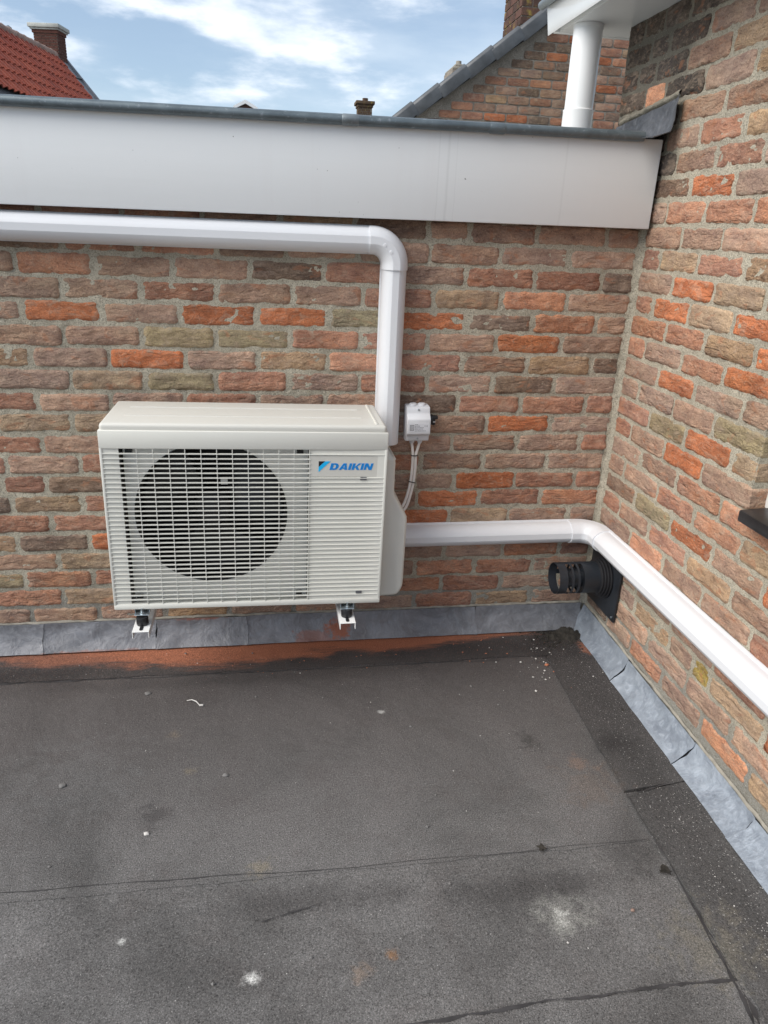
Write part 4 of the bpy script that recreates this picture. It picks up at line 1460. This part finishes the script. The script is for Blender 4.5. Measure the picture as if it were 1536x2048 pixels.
# feet under the casing
for x in (-0.283, 0.262):
    m = MB()
    m.box(x - 0.019, x + 0.019, -0.331, -0.262, -0.0125, -0.0100, 0.0008, 1)
    m.box(x - 0.019, x - 0.017, -0.318, -0.262, -0.0100, 0.002)
    m.box(x + 0.017, x + 0.019, -0.318, -0.262, -0.0100, 0.002)
    ft = m.build("mounting_foot", STEEL, AC)
    m = MB()
    m.cyl((x, -0.322, -0.010), (x, -0.322, -0.006), 0.0062, n=6)
    m.cyl((x, -0.322, -0.006), (x, -0.322, 0.004), 0.0028, n=10)
    m.build("bolt", STEEL, ft)

for x, lab in ((-1.4095, "white steel wall bracket under the left end of the air conditioner"), (-0.8665, "white steel wall bracket under the logo end of the air conditioner")):
    br = thing("wall_bracket", lab, "bracket", (x, 0, 0.265), "brackets carrying the air conditioner")
    m = MB()
    w = 0.0215
    prof = [(-w, -0.020), (-w, 0.0), (w, 0.0), (w, -0.020), (w - 0.0022, -0.020), (w - 0.0022, -0.0022), (-w + 0.0022, -0.0022), (-w + 0.0022, -0.020)]
    m.prism(prof, lambda u, v, d: Vector((u, d, v)), -0.366, -0.006, 0.0008, 1)
    m.build("bracket_arm", BRACKET_WHITE, br)
    m = MB()
    m.box(-w, w, -0.0135, -0.0035, -0.12, 0.30, 0.001, 1)
    m.build("wall_leg", BRACKET_WHITE, br)
    m = MB()
    m.box(-0.0045, 0.0045, -0.357, -0.342, 0.0, 0.0012)
    m.cyl((0, -0.356, 0.0006), (0, -0.356, 0.0013), 0.0045, n=12)
    m.build("bolt_slot", BLACK_PLASTIC, br)
    m = MB()
    m.tube([(0, -0.326, 0.0), (0, -0.326, 0.003), (0, -0.326, 0.020), (0, -0.326, 0.0235)], [0.0145, 0.0155, 0.0155, 0.0145], 24)
    m.build("rubber_damper", BLACK_PLASTIC, br)

# ------------------------------------------------------------------ isolator switch and its cables
sw = thing("isolator_switch", "small pale grey isolator switch box on the bricks with a black side handle", "switch", (-0.6345, 0, 0.6805), rot=(0, R(-0.6), 0))
m = MB()
m.box(-0.0355, 0.0355, -0.030, 0.004, 0.0, 0.108, 0.005, 3)
m.build("switch_base", SWITCH_GREY, sw)
m = MB()
m.prism([(-0.0290, 0.002), (-0.0390, 0.004), (-0.0415, 0.012), (-0.0430, 0.020), (-0.0560, 0.028), (-0.0570, 0.032), (-0.0570, 0.070), (-0.0560, 0.074), (-0.0430, 0.088), (-0.0415, 0.096), (-0.0390, 0.1045), (-0.0290, 0.1065)],
        lambda u, v, d: Vector((d, u, v)), -0.0345, 0.0345, 0.0018, 2)
lid2 = m.build("switch_lid", SWITCH_GREY, sw)
for z in (0.012, 0.0985):
    m = MB()
    m.cyl((0, -0.0400, z), (0, -0.0432, z), 0.0030, n=14)
    m.build("screw", STEEL, lid2)
m = MB()
m.box(-0.029, 0.029, -0.0576, -0.0568, 0.036, 0.062)
lb = m.build("label_plate", LABEL_PAPER, lid2)
m = MB()
yl = -0.0577
for (x0, x1, z0, z1) in ((-0.027, -0.0255, .041, .056), (-0.0165, -0.0150, .041, .056), (-0.027, -0.015, .055, .0565), (-0.027, -0.015, .0405, .042), (-0.0235, -0.0225, .044, .053), (-0.0200, -0.0190, .044, .053), (-0.0235, -0.0190, .0440, .0450), (-0.0235, -0.0190, .0520, .0530)):
    m.box(x0, x1, yl - 0.0001, yl + 0.0003, z0, z1)
rsx = random.Random(4)
for z, segs in ((.0580, 2), (.0535, 3), (.0490, 6), (.0447, 5), (.0392, 7)):
    x = -0.0120
    for _ in range(segs):
        w = rsx.uniform(0.0022, 0.0052)
        if x + w > 0.026:
            break
        nx = x
        while nx < x + w - 0.0004:
            ww = rsx.uniform(0.0006, 0.0010)
            m.box(nx, nx + ww, yl - 0.0001, yl + 0.0003, z - 0.0010, z + rsx.uniform(0.0006, 0.0012))
            nx += ww + 0.0003
        x += w + 0.0014
for cx2, bars in ((0.0185, False), (0.0245, True)):          # CE mark
    for k in range(7):
        t = R(60 + k * 40)
        t2 = R(60 + (k + 1) * 40) if k < 6 else t
        a = (cx2 + 0.0020 * math.cos(t), .0535 + 0.0020 * math.sin(t))
        m.box(a[0] - 0.0004, a[0] + 0.0004, yl - 0.0001, yl + 0.0003, a[1] - 0.0005, a[1] + 0.0005)
    if bars:
        m.box(cx2 - 0.0018, cx2 + 0.0006, yl - 0.00015, yl + 0.0003, .0531, .0538)
m.build("label_print", PRINT_GREY, lb)
for x in (-0.013, 0.013):
    m = MB()
    m.tube([(x, -0.018, 0.106), (x, -0.018, 0.1115), (x, -0.018, 0.1135)], [0.0120, 0.0115, 0.0090], 20)
    m.build("cable_gland", SWITCH_GREY, sw)
for x in (-0.0125, 0.0115):
    m = MB()
    m.tube([(x, -0.020, 0.001), (x, -0.020, -0.004), (x, -0.020, -0.009)], [0.0080, 0.0078, 0.0052], 18)
    m.build("cable_gland", SWITCH_GREY, sw)
m = MB()
m.cyl((0.035, -0.028, 0.066), (0.044, -0.028, 0.066), 0.0155, n=24)
m.box(0.043, 0.054, -0.034, -0.022, 0.050, 0.074, 0.002, 2)
m.box(0.041, 0.061, -0.035, -0.021, 0.0675, 0.0775, 0.002, 2)
hd = m.build("switch_handle", BLACK_PLASTIC, sw)
m = MB()
m.box(0.046, 0.0535, -0.0350, -0.0342, 0.0580, 0.0615)
m.build("pointer_mark", GRIT_WHITE, hd)


def bez(pts, n=10):
    P = [Vector(p) for p in pts]
    P = [P[0] * 2 - P[1]] + P + [P[-1] * 2 - P[-2]]
    out = []
    for i in range(1, len(P) - 2):
        for j in range(n):
            t = j / n
            a, b, c, d = P[i - 1], P[i], P[i + 1], P[i + 2]
            out.append(0.5 * ((2 * b) + (c - a) * t + (2 * a - 5 * b + 4 * c - d) * t * t + (3 * b - a - 3 * c + d) * t ** 3))
    out.append(P[-2])
    return out


cb = thing("power_cable", "pair of white cables from the isolator switch down into the unit, held by black ties", "cable", (-0.640, 0, 0.49))
C0 = Vector((-0.640, 0, 0.49))
for pts in (((-0.6470, -0.020, 0.674), (-0.6440, -0.024, 0.656), (-0.6425, -0.028, 0.636), (-0.6425, -0.030, 0.600), (-0.6460, -0.035, 0.560), (-0.655, -0.048, 0.525), (-0.672, -0.075, 0.496), (-0.690, -0.090, 0.480)),
            ((-0.6230, -0.020, 0.674), (-0.6275, -0.024, 0.658), (-0.6332, -0.028, 0.636), (-0.6332, -0.030, 0.600), (-0.6370, -0.035, 0.556), (-0.6465, -0.048, 0.520), (-0.663, -0.075, 0.490), (-0.685, -0.090, 0.470))):
    m = MB()
    m.tube([p - C0 for p in bez(pts)], 0.0043, 12)
    m.build("cable", CABLE_WHITE, cb)
for c, d in (((-0.6379, -0.028, 0.636), (0.0, 0, 1)), ((-0.6425, -0.0365, 0.553), (0.25, 0.3, 1))):
    m = MB()
    d = Vector(d).normalized()
    ring = []
    for i in range(28):
        t = 2 * math.pi * i / 28
        q = Vector((0.0100 * math.cos(t), 0.0056 * math.sin(t), 0))
        q.z = -(q.x * d.x + q.y * d.y) / d.z
        ring.append(Vector(c) + q - C0)
    m.tube(ring + ring[:1], 0.0016, 8, caps=False)
    m.build("cable_tie", BLACK_PLASTIC, cb)
# ------------------------------------------------------------------ neighbouring house with the brick gable
GY = 3.90
gab = thing("brick_house", "brick gable house with dark verge tiles behind the fascia on the right", "house", (1.0, GY, -3.1))
G0 = Vector((1.0, GY, -3.1))
SL = 0.693


def zs(x):
    return 2.045 + SL * (x + 0.017)


RX = 2.35
m = MB()
m.prism([(-1.1, -3.1), (5.8, -3.1), (5.8, zs(-1.1)), (RX, zs(RX)), (-1.1, zs(-1.1))], lambda u, v, d: Vector((u, d, v)) - G0, GY + 0.008, GY + 0.25)
m.build("wall", MORTAR_FAR, gab)
m = MB()
m.prism([(-1.1, -3.1), (5.8, -3.1), (5.8, zs(-1.1) - 0.02), (RX, zs(RX) - 0.02), (-1.1, zs(-1.1) - 0.02)], lambda u, v, d: Vector((u, d, v)) - G0, GY + 0.26, 9.5)
m.build("house_side", PLASTER, gab)
m = MB()
for sgn in (-1, 1):
    q = [(RX + sgn * 3.7, zs(RX - 3.7)), (RX, zs(RX)), (RX, zs(RX) + 0.07), (RX + sgn * 3.7, zs(RX - 3.7) + 0.07)]
    m.prism(q, lambda u, v, d: Vector((u, d, v)) - G0, GY + 0.05, 9.6)
m.build("roof", ROOF_DARK, gab)
rs = random.Random(21)
mix_codes = [RED] * 6 + [PINK] * 5 + [DARK] * 3 + [RUST, RUST, ORANGE, TAN]
row = 0
z = 1.86
while z < 3.05:
    off = (0.0, 0.088)[row % 2] + rs.uniform(-0.01, 0.01)
    x = -0.30 + off
    while x < 1.95:
        if zs(x) - 0.02 > z and x > (z - 2.045) / SL - 0.10:
            xr = x + 0.164
            if zs(x + 0.02) > z + 0.01:
                c = mix_codes[rs.randrange(len(mix_codes))]
                q_ = put_brick(gab, FAR[rs.randrange(4)], 0.168, 0.164, Vector(((x + xr) / 2, GY + rs.uniform(-0.002, 0.002), z)) - G0, 0.0, c, rs)
                q_.color = (q_.color[0] * 0.80, q_.color[1] * 0.78, q_.color[2] * 0.76, 1)
        x += 0.176
    z += 0.0605
    row += 1
# verge tiles stepping up the gable
ang = math.atan(SL)
tl = 0.232
m = MB()
b = bmesh.new()
prof = [(-0.012, -0.055), (-0.012, 0.022), (-0.002, 0.036), (0.014, 0.044), (0.15, 0.044), (0.15, 0.030), (0.004, 0.026), (0.004, -0.055)]
m.prism(prof, lambda u, v, d: Vector((d, u, v)), 0.0, tl + 0.022, 0.003, 2)
vt = m.mesh("verge_tile", 40)
vt.materials.append(SLATE_TILE)
for i in range(17):
    x = -0.75 + i * (tl * math.cos(ang)) + 0.012
    o = bpy.data.objects.new("verge_tile", vt)
    COL.objects.link(o)
    o.parent = gab
    o.location = Vector((x, GY - 0.055 - 0.002 * (i % 2), zs(x) + 0.030)) - G0
    o.rotation_euler = (0, -ang - R(3.2), 0)
m = MB()
m.prism([(-1.1, zs(-1.1) + 0.012), (RX, zs(RX) + 0.012), (RX, zs(RX) - 0.03), (-1.1, zs(-1.1) - 0.03)], lambda u, v, d: Vector((u, d, v)) - G0, GY - 0.030, GY + 0.05)
m.build("verge_board", BLACK_PLASTIC, gab)


def chimney(parent, P0, x0, x1, y0, y1, z0, z1, mat, nbx, nby, ch=0.0605, name="chimney"):
    q = MB()
    q.box(x0 + 0.006, x1 - 0.006, y0 + 0.006, y1 - 0.006, z0, z1 - 0.01, at=-P0)
    root = q.build(name, MORTAR_FAR, parent)
    n = int((z1 - z0) / ch)
    bl, bw = (x1 - x0) / nbx, (y1 - y0) / nby
    mm = {}
    for k in range(n):
        zz = z0 + (k + 0.5) * ch
        half = 0.5 if k % 2 else 0.0
        for axis, L_, cnt in ((0, x1 - x0, nbx), (1, y1 - y0, nby)):
            st = L_ / cnt
            edges = [0.0] + [st * (j + half) for j in range(1 if not half else 0, cnt) if 0 < st * (j + half) < L_ - 0.01] + [L_]
            for a, b_ in zip(edges, edges[1:]):
                w = b_ - a - 0.010
                key = (axis, round(w, 3))
                if key not in mm:
                    g = MB()
                    if axis == 0:
                        g.box(-w / 2, w / 2, 0, 0.02, -ch * 0.42, ch * 0.42)
                    else:
                        g.box(0, 0.02, -w / 2, w / 2, -ch * 0.42, ch * 0.42)
                    mm[key] = g.mesh("brick", 0)
                    mm[key].materials.append(mat)
                o = bpy.data.objects.new("brick", mm[key])
                COL.objects.link(o)
                o.parent = root
                c = (a + b_) / 2
                o.location = (Vector((x0 + c, y0, zz)) if axis == 0 else Vector((x0, y0 + c, zz))) - P0
    return root


chimney(gab, G0, 0.895, 1.40, 4.20, 4.66, 2.60, 3.36, CHIM_BROWN, 3, 3)
c2 = chimney(gab, G0, 1.03, 1.26, 7.0, 7.42, 2.70, 3.0, CHIM_BROWN, 2, 3)
m = MB()
m.box(1.04, 1.25, 7.01, 7.41, 2.99, 3.02, 0.012, at=-G0)
m.box(1.07, 1.20, 7.02, 7.14, 3.02, 3.045, 0.008, rot=None, at=-G0)
m.cyl(Vector((1.125, 7.10, 3.04)) - G0, Vector((1.125, 7.10, 3.085)) - G0, 0.034, 0.030, 14)
m.build("chimney_cap", CEMENT, c2)

# ------------------------------------------------------------------ red-tiled house far left
u = Vector((0.1856, 0.9826, 0))
s = Vector((0.9826, -0.1856, 0))
th = R(49.8)
dn = s * math.cos(th) - Vector((0, 0, 1)) * math.sin(th)      # down the slope
nrm = s * math.sin(th) + Vector((0, 0, 1)) * math.cos(th)
A = Vector((-6.24, 20.0, 5.05))
red = thing("tiled_house", "distant house with a red pantile roof and brick chimney at the upper left", "house", (A.x, A.y, -3.1))
H0 = Vector((A.x, A.y, -3.1))
cw, rh = 0.2170, 0.282


def tile_pt(a, b):
    prof_ = 0.026 * math.sin(2 * math.pi * a * 0.98 + 0.6) - 0.006
    return u * (a * cw) + dn * (b * rh * 1.14) + nrm * (prof_ + 0.030 * b)


m = MB()
m.grid(lambda a, b: tile_pt(a, b), 8, 2)
bmesh.ops.recalc_face_normals(m.bm, faces=m.bm.faces)
bmesh.ops.solidify(m.bm, geom=m.bm.faces[:], thickness=0.02)
tile_me = m.mesh("roof_tile", 60)
tile_me.materials.append(PANTILE)
n_t = 0
for r_ in range(7):
    for c_ in range(29):
        t = -(c_ + 1) * cw + 0.02
        # only tiles near the visible part of the slope
        if c_ > 26 or r_ > 6:
            continue
        o = bpy.data.objects.new("roof_tile", tile_me)
        COL.objects.link(o)
        o.parent = red
        o.location = A + u * t + dn * (0.05 + r_ * rh) + nrm * 0.02 - H0
        n_t += 1
m = MB()
eave, back = 3.6, 3.6
P = lambda t, q, h: A + u * t + dn * q + nrm * h - H0
for ta, tb in ((-9.0, 0.40),):
    v = [m.bm.verts.new(P(ta, 0, -0.03)), m.bm.verts.new(P(tb, 0, -0.03)), m.bm.verts.new(P(tb, eave, -0.03)), m.bm.verts.new(P(ta, eave, -0.03))]
    m.bm.faces.new(v)
    dn2 = -s * math.cos(th) - Vector((0, 0, 1)) * math.sin(th)
    w = [m.bm.verts.new(A + u * ta + dn2 * back - H0), m.bm.verts.new(A + u * tb + dn2 * back - H0)]
    m.bm.faces.new((v[1], v[0], w[0], w[1]))
m.build("roof", ROOF_DARK, red)
m = MB()
hw = s * (eave * math.cos(th))
for ta, tb in ((-9.0, 0.36),):
    corners = [A + u * ta - hw, A + u * ta + hw, A + u * tb + hw, A + u * tb - hw]
    zl_ = A.z - eave * math.sin(th) - 0.1
    lo = [m.bm.verts.new(Vector((c.x, c.y, -3.1)) - H0) for c in corners]
    hi = [m.bm.verts.new(Vector((c.x, c.y, zl_)) - H0) for c in corners]
    for i in range(4):
        m.bm.faces.new((lo[i], lo[(i + 1) % 4], hi[(i + 1) % 4], hi[i]))
    for tt, i0, i1 in ((tb, 2, 3), (ta, 0, 1)):
        apex = m.bm.verts.new(A + u * tt - Vector((0, 0, 0.12)) - H0)
        m.bm.faces.new((hi[i0], hi[i1], apex))
m.build("wall", BRICK_FAR, red).color = (*BRICK_COL[RED], 1)
m = MB()
for ta in [0.0]:
    m.prism([(0.0, 0.035), (0.36, 0.035), (0.37, 0.085), (0.42, 0.095), (0.435, 0.06), (0.425, -0.10), (0.0, -0.03)], lambda a, h, d: A + u * a + nrm * h + dn * d - H0, -0.02, 3.6)
m.build("lead_verge", LEAD, red)
m = MB()
for q in (0.62, 1.30, 2.0):
    m.prism([(0.0, 0.030), (0.40, 0.030), (0.40, 0.092), (0.0, 0.045)], lambda a, h, d: A + u * a + nrm * h + dn * d - H0, q, q + 0.02)
m.build("lead_seam", LEAD_DARK, red)
m = MB()
m.tube([(0, 0, 0), tuple(u * 0.30), tuple(u * 0.335)], [0.105, 0.112, 0.122], 14)
rt = m.mesh("ridge_tile", 50)
rt.materials.append(RIDGE_TILE)
for i in range(22):
    o = bpy.data.objects.new("ridge_tile", rt)
    COL.objects.link(o)
    o.parent = red
    o.location = A + u * (-0.33 * (i + 1) + 0.02) + Vector((0, 0, -0.015)) - H0
# chimney on the ridge end
rot = Matrix(((s.x, u.x, 0, 0), (s.y, u.y, 0, 0), (0, 0, 1, 0), (0, 0, 0, 1)))
Cc = A + s * (-0.17) + u * 0.16 - H0
m = MB()
m.box(-0.295, 0.295, -0.22, 0.22, -0.7, 0.50, rot=rot, at=Cc)
ch = m.build("chimney", MORTAR_FAR, red)
m = MB()
zz = -0.40
k = 0
while zz < 0.47:
    for side in range(4):
        L_ = 0.59 if side % 2 == 0 else 0.44
        hx, hy = 0.295, 0.22
        nb = 3 if side % 2 == 0 else 2
        off = 0.5 * L_ / nb if k % 2 else 0
        edges = [0] + [L_ * j / nb + off for j in range(0 if off else 1, nb) if L_ * j / nb + off < L_ - 0.02] + [L_]
        for a, b_ in zip(edges, edges[1:]):
            if side == 0:
                box = (-hx + a + 0.005, -hx + b_ - 0.005, -hy - 0.012, -hy)
            elif side == 2:
                box = (-hx + a + 0.005, -hx + b_ - 0.005, hy, hy + 0.012)
            elif side == 1:
                box = (hx, hx + 0.012, -hy + a + 0.005, -hy + b_ - 0.005)
            else:
                box = (-hx - 0.012, -hx, -hy + a + 0.005, -hy + b_ - 0.005)
            m.box(*box, zz - 0.026, zz + 0.026, rot=rot, at=Cc)
    zz += 0.064
    k += 1
tag(m.build("brickwork", CHIM_RED, ch), kind="stuff")
m = MB()
m.box(-0.325, 0.325, -0.25, 0.25, 0.47, 0.535, rot=rot, at=Cc)
m.build("corbel", CHIM_RED, ch)
m = MB()
m.box(-0.36, 0.36, -0.285, 0.285, 0.535, 0.575, 0.012, rot=rot, at=Cc)
m.box(-0.395, 0.395, -0.32, 0.32, 0.575, 0.665, 0.012, rot=rot, at=Cc)
m.build("chimney_cap", STONE_CAP, ch)
m = MB()
m.box(-0.10, 0.310, -0.245, -0.233, -0.30, -0.05, rot=rot, at=Cc)
m.build("chimney_flashing", ZINC_PALE, ch)
m = MB()
q = A + u * (-1.75) - s * 0.25 - H0
m.cyl(q, q + Vector((0, 0, 0.18)), 0.03, n=10)
m.tube([q + Vector((0, 0, 0.18)), q + Vector((0, 0, 0.20)), q + Vector((0, 0, 0.24))], [0.07, 0.075, 0.02], 12)
m.build("vent_cowl", ZINC_PALE, red)

# ------------------------------------------------------------------ two more roofs peeping over the fascia
far = thing("house", "distant house whose mossy brick chimney pokes above the zinc edge", "house", (2.4, 25.3, -3.1))
F0 = Vector((2.4, 25.3, -3.1))
m = MB()
m.box(-2.5, 7.5, 25.0, 31.0, -3.1, 2.0, at=-F0)
m.build("wall", BRICK_FAR, far).color = (*BRICK_COL[RED], 1)
m = MB()
m.prism([(24.7, 1.9), (28.0, 4.75), (31.3, 1.9)], lambda a, h, d: Vector((d, a, h)) - F0, -2.6, 7.6)
m.build("roof", ROOF_DARK, far)
m = MB()
m.box(2.20, 2.66, 26.0, 26.5, 2.4, 5.27, at=-F0)
ch = m.build("chimney", MORTAR_FAR, far)
m = MB()
zz, k = 4.3, 0
while zz < 5.24:
    for j in range(3):
        a = 2.19 + j * 0.16 - (0.05 if k % 2 else 0)
        m.box(max(2.19, a), min(2.67, a + 0.145), 25.985, 26.0, zz, zz + 0.062, at=-F0)
    m.box(2.66, 2.675, 26.0, 26.5, zz, zz + 0.062, at=-F0)
    m.box(2.185, 2.20, 26.0, 26.5, zz, zz + 0.062, at=-F0)
    zz += 0.075
    k += 1
tag(m.build("brickwork", CHIM_MOSS, ch), kind="stuff")
m = MB()
m.box(2.155, 2.705, 25.95, 26.55, 5.25, 5.34, 0.01, at=-F0)
m.box(2.105, 2.755, 25.90, 26.60, 5.34, 5.44, 0.01, at=-F0)
m.build("corbel", CHIM_MOSS, ch)
m = MB()
m.cyl(Vector((2.45, 26.2, 5.44)) - F0, Vector((2.45, 26.2, 5.55)) - F0, 0.10, n=16)
m.build("chimney_pot", CHIM_BROWN, ch)

ped = thing("house", "distant house showing only a white gable peak above the zinc edge", "house", (-1.65, 25.5, -3.1))
D0 = Vector((-1.65, 25.5, -3.1))
m = MB()
m.box(-4.5, 1.2, 25.6, 31.0, -3.1, 4.2, at=-D0)
m.prism([(-2.0, 4.2), (-1.30, 4.2), (-1.30, 4.86), (-1.655, 5.035), (-2.0, 4.86)], lambda a, h, d: Vector((a, d, h)) - D0, 25.22, 27.0)
m.build("wall", CHIM_BROWN, ped)
m = MB()
for sg in (-1, 1):
    m.prism([(-1.655, 5.10), (-1.655 + sg * 0.40, 4.895), (-1.655 + sg * 0.40, 4.80), (-1.655, 4.99)], lambda a, h, d: Vector((a, d, h)) - D0, 25.12 - 0.002 * sg, 27.0)
m.box(-1.99, -1.32, 25.14, 25.22, 4.78, 4.85, at=-D0)
m.build("gable_trim", FASCIA_PAINT, ped)

# ------------------------------------------------------------------ dirt and litter on the roof
m = MB()


def heap(uu, vv):
    x = -0.20 + 0.17 * uu
    y = -0.20 + 0.175 * vv
    d = math.hypot((x + 0.075) / 0.070, (y + 0.070) / 0.052)
    h = max(-0.004, 0.013 * math.exp(-d * d) * (1 + 1.9 * fbm(x, y, 2, 34, 4)) - 0.003 + 0.005 * fbm(x, y, 7, 70, 3))
    return Vector((x, y, 0.0075 + h))


m.grid(heap, 40, 40)
tag(m.build("soil_heap", SOIL, smooth=60), kind="stuff")
rs = random.Random(99)


def crumbs(name, mat, n, sampler, lo, hi):
    q = MB()
    for _ in range(n):
        x, y = sampler()
        r_ = lo + (hi - lo) * rs.random() ** 3
        zf = 0.0090 if x > -0.2 or y > -0.17 else 0.0036
        c = Vector((x, y, zf + r_ * 0.35))
        vs = [q.bm.verts.new(c + Vector((r_ * rs.uniform(.6, 1.3) * dx, r_ * rs.uniform(.6, 1.3) * dy, r_ * rs.uniform(.4, .8) * dz))) for dx, dy, dz in ((1, 0, 0), (-1, 0, 0), (0, 1, 0), (0, -1, 0), (0, 0, 1), (0, 0, -1))]
        for f in ((0, 2, 4), (2, 1, 4), (1, 3, 4), (3, 0, 4), (2, 0, 5), (1, 2, 5), (3, 1, 5), (0, 3, 5)):
            q.bm.faces.new([vs[i] for i in f])
    tag(q.build(name, mat, smooth=0), kind="stuff")


def corner():
    while True:
        x, y = rs.gauss(-0.16, 0.10), rs.gauss(-0.20, 0.085)
        if x < -0.055 and y < -0.055:
            return x, y


def tight():
    while True:
        x, y = -0.045 - abs(rs.gauss(0, 0.07)), -0.045 - abs(rs.gauss(0, 0.055))
        if x > -0.35:
            return x, y


def open_roof():
    return rs.uniform(-1.9, -0.06), -0.07 - 1.2 * rs.random() ** 1.5


def by_back():
    return rs.uniform(-1.3, -0.3), -0.06 - 0.16 * rs.random()


def by_side():
    y = rs.uniform(-1.3, -0.2)
    return -0.06 - 0.15 * rs.random(), y


crumbs("grit", GRIT_WHITE, 150, corner, 0.0006, 0.0042)
crumbs("grit", GRIT_WHITE, 60, open_roof, 0.0006, 0.0030)
crumbs("grit", GRIT_WHITE, 80, by_side, 0.0005, 0.0022)
crumbs("brick_crumbs", GRIT_RED, 120, by_back, 0.0007, 0.0034)
crumbs("brick_crumbs", GRIT_RED, 16, corner, 0.0008, 0.0035)
crumbs("grit", GRIT_GREY, 60, open_roof, 0.0012, 0.0050)
crumbs("soil_crumbs", SOIL, 900, tight, 0.0010, 0.0062)


def pebble(x, y, r_, mat, label, name="pebble", cat="pebble", squash=0.6, seed=0):
    q = MB()
    b = bmesh.new()
    bmesh.ops.create_icosphere(b, subdivisions=2, radius=1)
    for v in b.verts:
        k = 1 + 0.35 * mnoise.noise(v.co * 1.3 + Vector((seed, 0, 0)))
        v.co = Vector((v.co.x * r_ * k * 1.25, v.co.y * r_ * k, v.co.z * r_ * k * squash))
    q.merge(b)
    o = q.build(name, mat, loc=(x, y, 0.003 + r_ * squash * 0.7), smooth=50)
    return tag(o, label, cat)


# positions measured on the roof
m = MB()
m.tube([Vector((-1.312, -0.315, 0.006)), Vector((-1.298, -0.318, 0.010)), Vector((-1.285, -0.327, 0.010)), Vector((-1.276, -0.338, 0.006))], [0.0010, 0.0013, 0.0017, 0.0013], 8)
m.box(-0.004, 0.007, -0.003, 0.003, -0.002, 0.002, 0.001, 1, at=Vector((-1.272, -0.340, 0.006)))
tag(m.build("cable_tie_offcut", GRIT_WHITE), "curled white plastic tie offcut lying on the felt below the unit", "offcut")
for x, y, lab in ((-0.493, -0.929, "dark clump of dead leaf lying on the cross seam of the felt"), (-0.075, -0.484, "dark shrivelled leaf beside the pale lead flashing"), (-0.245, -1.02, "dark leaf scrap on the lap seam near the sunny wall")):
    q = MB()
    for k in range(5):
        a = rs.uniform(0, 6.28)
        L_ = rs.uniform(0.007, 0.013)
        cx2, cy2 = rs.uniform(-0.006, 0.006), rs.uniform(-0.006, 0.006)

        def leaf(u_, v_, a=a, L_=L_, cx2=cx2, cy2=cy2):
            t = (u_ - 0.5) * 2 * L_
            w = (v_ - 0.5) * 0.008 * (1 - (2 * u_ - 1) ** 2) + 0.0001 * v_
            return Vector((cx2 + t * math.cos(a) - w * math.sin(a), cy2 + t * math.sin(a) + w * math.cos(a), 0.003 + 0.0022 * fbm(u_ * 2, v_ * 2 + k, a, 1.2, 2) + 0.0006 * k))
        q.grid(leaf, 6, 4)
    bmesh.ops.recalc_face_normals(q.bm, faces=q.bm.faces)
    bmesh.ops.solidify(q.bm, geom=q.bm.faces[:], thickness=0.0006)
    tag(q.build("dead_leaf", SOIL, loc=(x, y, 0.006)), lab, "dead leaf")
pebble(-1.57, -0.62, 0.0065, GRIT_GREY, "grey pebble lying alone on the left of the felt", seed=1)
pebble(-1.19, -0.625, 0.0058, GRIT_GREY, "round grey pebble on the open felt below the grille", seed=2)
pebble(-1.352, -0.79, 0.0050, GRIT_WHITE, "small white stone just above the cross seam on the left", seed=3)
pebble(-0.215, -0.236, 0.0055, GRIT_RED, "orange brick crumb near the dirt in the corner", "brick_crumb", "brick crumb", 0.7, 4)
pebble(-0.36, -1.10, 0.0036, RIDGE_TILE, "tan brick chip right of the chalky white mark", "brick_crumb", "brick crumb", 0.7, 5)
pebble(-1.425, -0.268, 0.0075, GRIT_GREY, "flat grey stone chip just below the dusty lap", "stone_chip", "stone chip", 0.35, 6)
